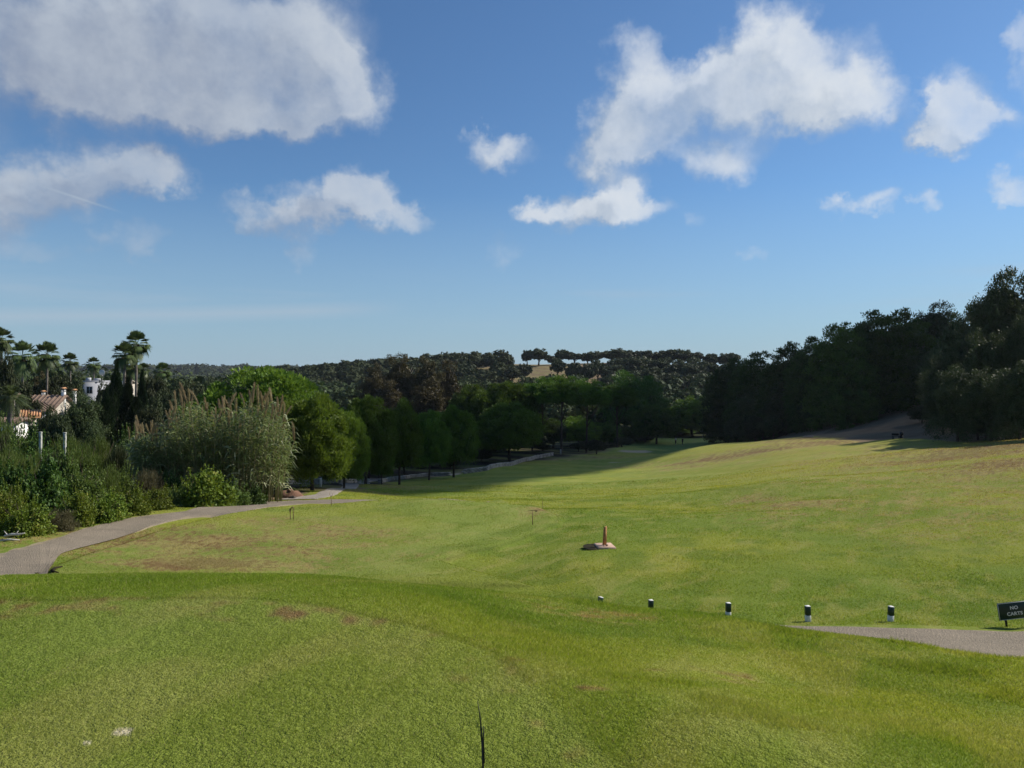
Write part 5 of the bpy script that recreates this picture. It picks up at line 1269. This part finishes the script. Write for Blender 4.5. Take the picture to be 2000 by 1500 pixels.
    sk = t.math('SUBTRACT', 1.0, t.math('ABSOLUTE', t.math('MULTIPLY', sl, 75)), clamp=True)
    sk = t.math('MULTIPLY', sk, t.ramp(az, -.12, -.28)); veil = t.math('MAXIMUM', veil, t.math('MULTIPLY', sk, .5))
    a1, e1 = px2ang(150, 386)
    sl = t.math('SUBTRACT', e, t.math('ADD', e1, t.math('MULTIPLY', t.math('SUBTRACT', az, a1), -.25)))
    sk = t.math('SUBTRACT', 1.0, t.math('ABSOLUTE', t.math('MULTIPLY', sl, 450)), clamp=True)
    sk = t.math('MULTIPLY', sk, t.math('SUBTRACT', 1.0, t.math('ABSOLUTE', t.math('MULTIPLY', t.math('SUBTRACT', az, a1), 20)), clamp=True))
    cs = t.vm('SCALE', ccol); cs.node.inputs['Scale'].default_value = CLOUD_GAIN
    fin = t.mix(t.math('MULTIPLY', alpha, t.ramp(t.noise(P, 5, 5, .6), .3, .62, .72, .98)), scol, cs)
    cs2 = t.vm('SCALE', (.45, .54, .64)); cs2.node.inputs['Scale'].default_value = CLOUD_GAIN
    fin = t.mix(t.math('MULTIPLY', t.math('MAXIMUM', veil, t.math('MULTIPLY', sk, .5)), 1), fin, cs2)
    bg = t.new('ShaderNodeBackground'); t.put(bg.inputs[0], fin); bg.inputs[1].default_value = SKY_STR
    o = t.new('ShaderNodeOutputWorld'); t.l.new(bg.outputs[0], o.inputs[0])
    w.cycles.sampling_method = 'MANUAL'; w.cycles.sample_map_resolution = 512
SKY_AIR, SKY_DUST, SKY_OZ = 1.0, 0.25, 3.0
SKY_TINT = (.64, .84, 1.0); HOR = (2.9, 4.15, 5.5); SKY_STR = .09; CLOUD_GAIN = 9.0; SUN_STR = 5.0; EXPO = 0.25
exec(OVERRIDE) if 'OVERRIDE' in globals() else None
build_world()

def build_sun():
    l = bpy.data.lights.new('sun', 'SUN'); l.energy = SUN_STR; l.angle = R(.5); l.color = (1.0, .93, .82)
    o = bpy.data.objects.new('sun', l); COL.objects.link(o)
    from mathutils import Vector
    o.rotation_euler = Vector(SUN).to_track_quat('Z', 'Y').to_euler()
    o.location = (30, 20, 60)
build_sun()

# unseen mesh added out of view, outline cut to cast the valley shadow
def shadow_cloud(name, outline, t0, thick, seed):
    P = np.array(outline, float); c = P.mean(0)
    n = 160
    xs = np.linspace(P[:, 0].min()-10, P[:, 0].max()+10, n); ys = np.linspace(P[:, 1].min()-10, P[:, 1].max()+10, n)
    X, Y = np.meshgrid(xs, ys); sd = poly_sdf(P, X, Y)
    V = []; Fc = []
    ins = sd < 0
    hgt = np.sqrt(np.clip(-sd/ (thick*1.2), 0, 1))*thick
    nz = fbm((X-c[0])/thick*1.3, (Y-c[1])/thick*1.3, seed, 4)
    top = hgt*(.45+1.1*nz); bot = -hgt*.25*(.6+.8*nz)
    sh = SUN*t0
    # snap border vertices to outline for a clean edge
    A = np.stack([X+sh[0], Y+sh[1], top+sh[2]-10], -1).reshape(-1, 3); B = np.stack([X+sh[0], Y+sh[1], bot+sh[2]-10], -1).reshape(-1, 3)
    q = ins[:-1, :-1] | ins[1:, :-1] | ins[:-1, 1:] | ins[1:, 1:]
    i = (np.arange(n-1)[:, None]*n+np.arange(n-1)[None, :])[q]
    f1 = np.stack([i, i+1, i+n+1, i+n], -1); f2 = f1[:, ::-1]+n*n
    me = meshdata(name, np.concatenate([A, B]), np.concatenate([f1, f2]), M['shadow_cloud'], smooth=True)
    tag(link(name, me), kind='structure')
def mk_shadow_cloud():
    m, t, out = newmat('shadow_cloud_white')
    d = t.new('ShaderNodeBsdfDiffuse'); d.inputs[0].default_value = (.85, .87, .9, 1); tr = t.new('ShaderNodeBsdfTransparent'); mx = t.new('ShaderNodeMixShader'); mx.inputs[0].default_value = .25; t.l.new(d.outputs[0], mx.inputs[1]); t.l.new(tr.outputs[0], mx.inputs[2]); t.l.new(mx.outputs[0], out.inputs[0]); return m
M['shadow_cloud'] = mk_shadow_cloud()
SH1 = [(-12.5,48),(-4,66),(1,80),(11,97),(21,114),(29,124),(36,127),(43,122),(50,112),(56,101),(64,95),(115,92),(115,175),(75,226),(33,226),(22,184),(9,150),(-2,131),(-11,114),(-15.5,94),(-16,76),(-15.5,62)]
shadow_cloud('shadow_cloud', SH1, 370, 24, 3)

# ------------------------------------------------------------------ haze
def build_haze():
    m, t, out = newmat('haze_air')
    v = t.new('ShaderNodeVolumePrincipled'); v.inputs['Color'].default_value = (.80, .88, 1, 1); v.inputs['Density'].default_value = HAZE; v.inputs['Anisotropy'].default_value = .2
    t.l.new(v.outputs[0], out.inputs['Volume'])
    b = MB(); b.box((0, 2900, 5), (60000, 6700, 78)); o = b.build('haze', m); tag(o, kind='stuff')
HAZE = 0.00006
exec(OVERRIDE2) if 'OVERRIDE2' in globals() else None
if HAZE > 0: build_haze()

cam = bpy.data.cameras.new('camera'); cam.lens = 26; cam.sensor_width = 36; cam.shift_y = -15/2000; cam.clip_start = .05; cam.clip_end = 20000
co = bpy.data.objects.new('camera', cam); COL.objects.link(co); co.location = (0, 0, EYE); co.rotation_euler = (math.pi/2, 0, 0); S.camera = co
S.render.engine = 'CYCLES'
S.view_settings.view_transform = 'Standard'; S.view_settings.look = 'None'; S.view_settings.exposure = EXPO; S.view_settings.gamma = 1
S.view_settings.use_curve_mapping = False
S.cycles.use_denoising = True; S.cycles.max_bounces = 6; S.cycles.diffuse_bounces = 3; S.cycles.glossy_bounces = 2; S.cycles.transmission_bounces = 3; S.cycles.transparent_max_bounces = 6; S.cycles.volume_bounces = 0
S.cycles.sample_clamp_indirect = 4
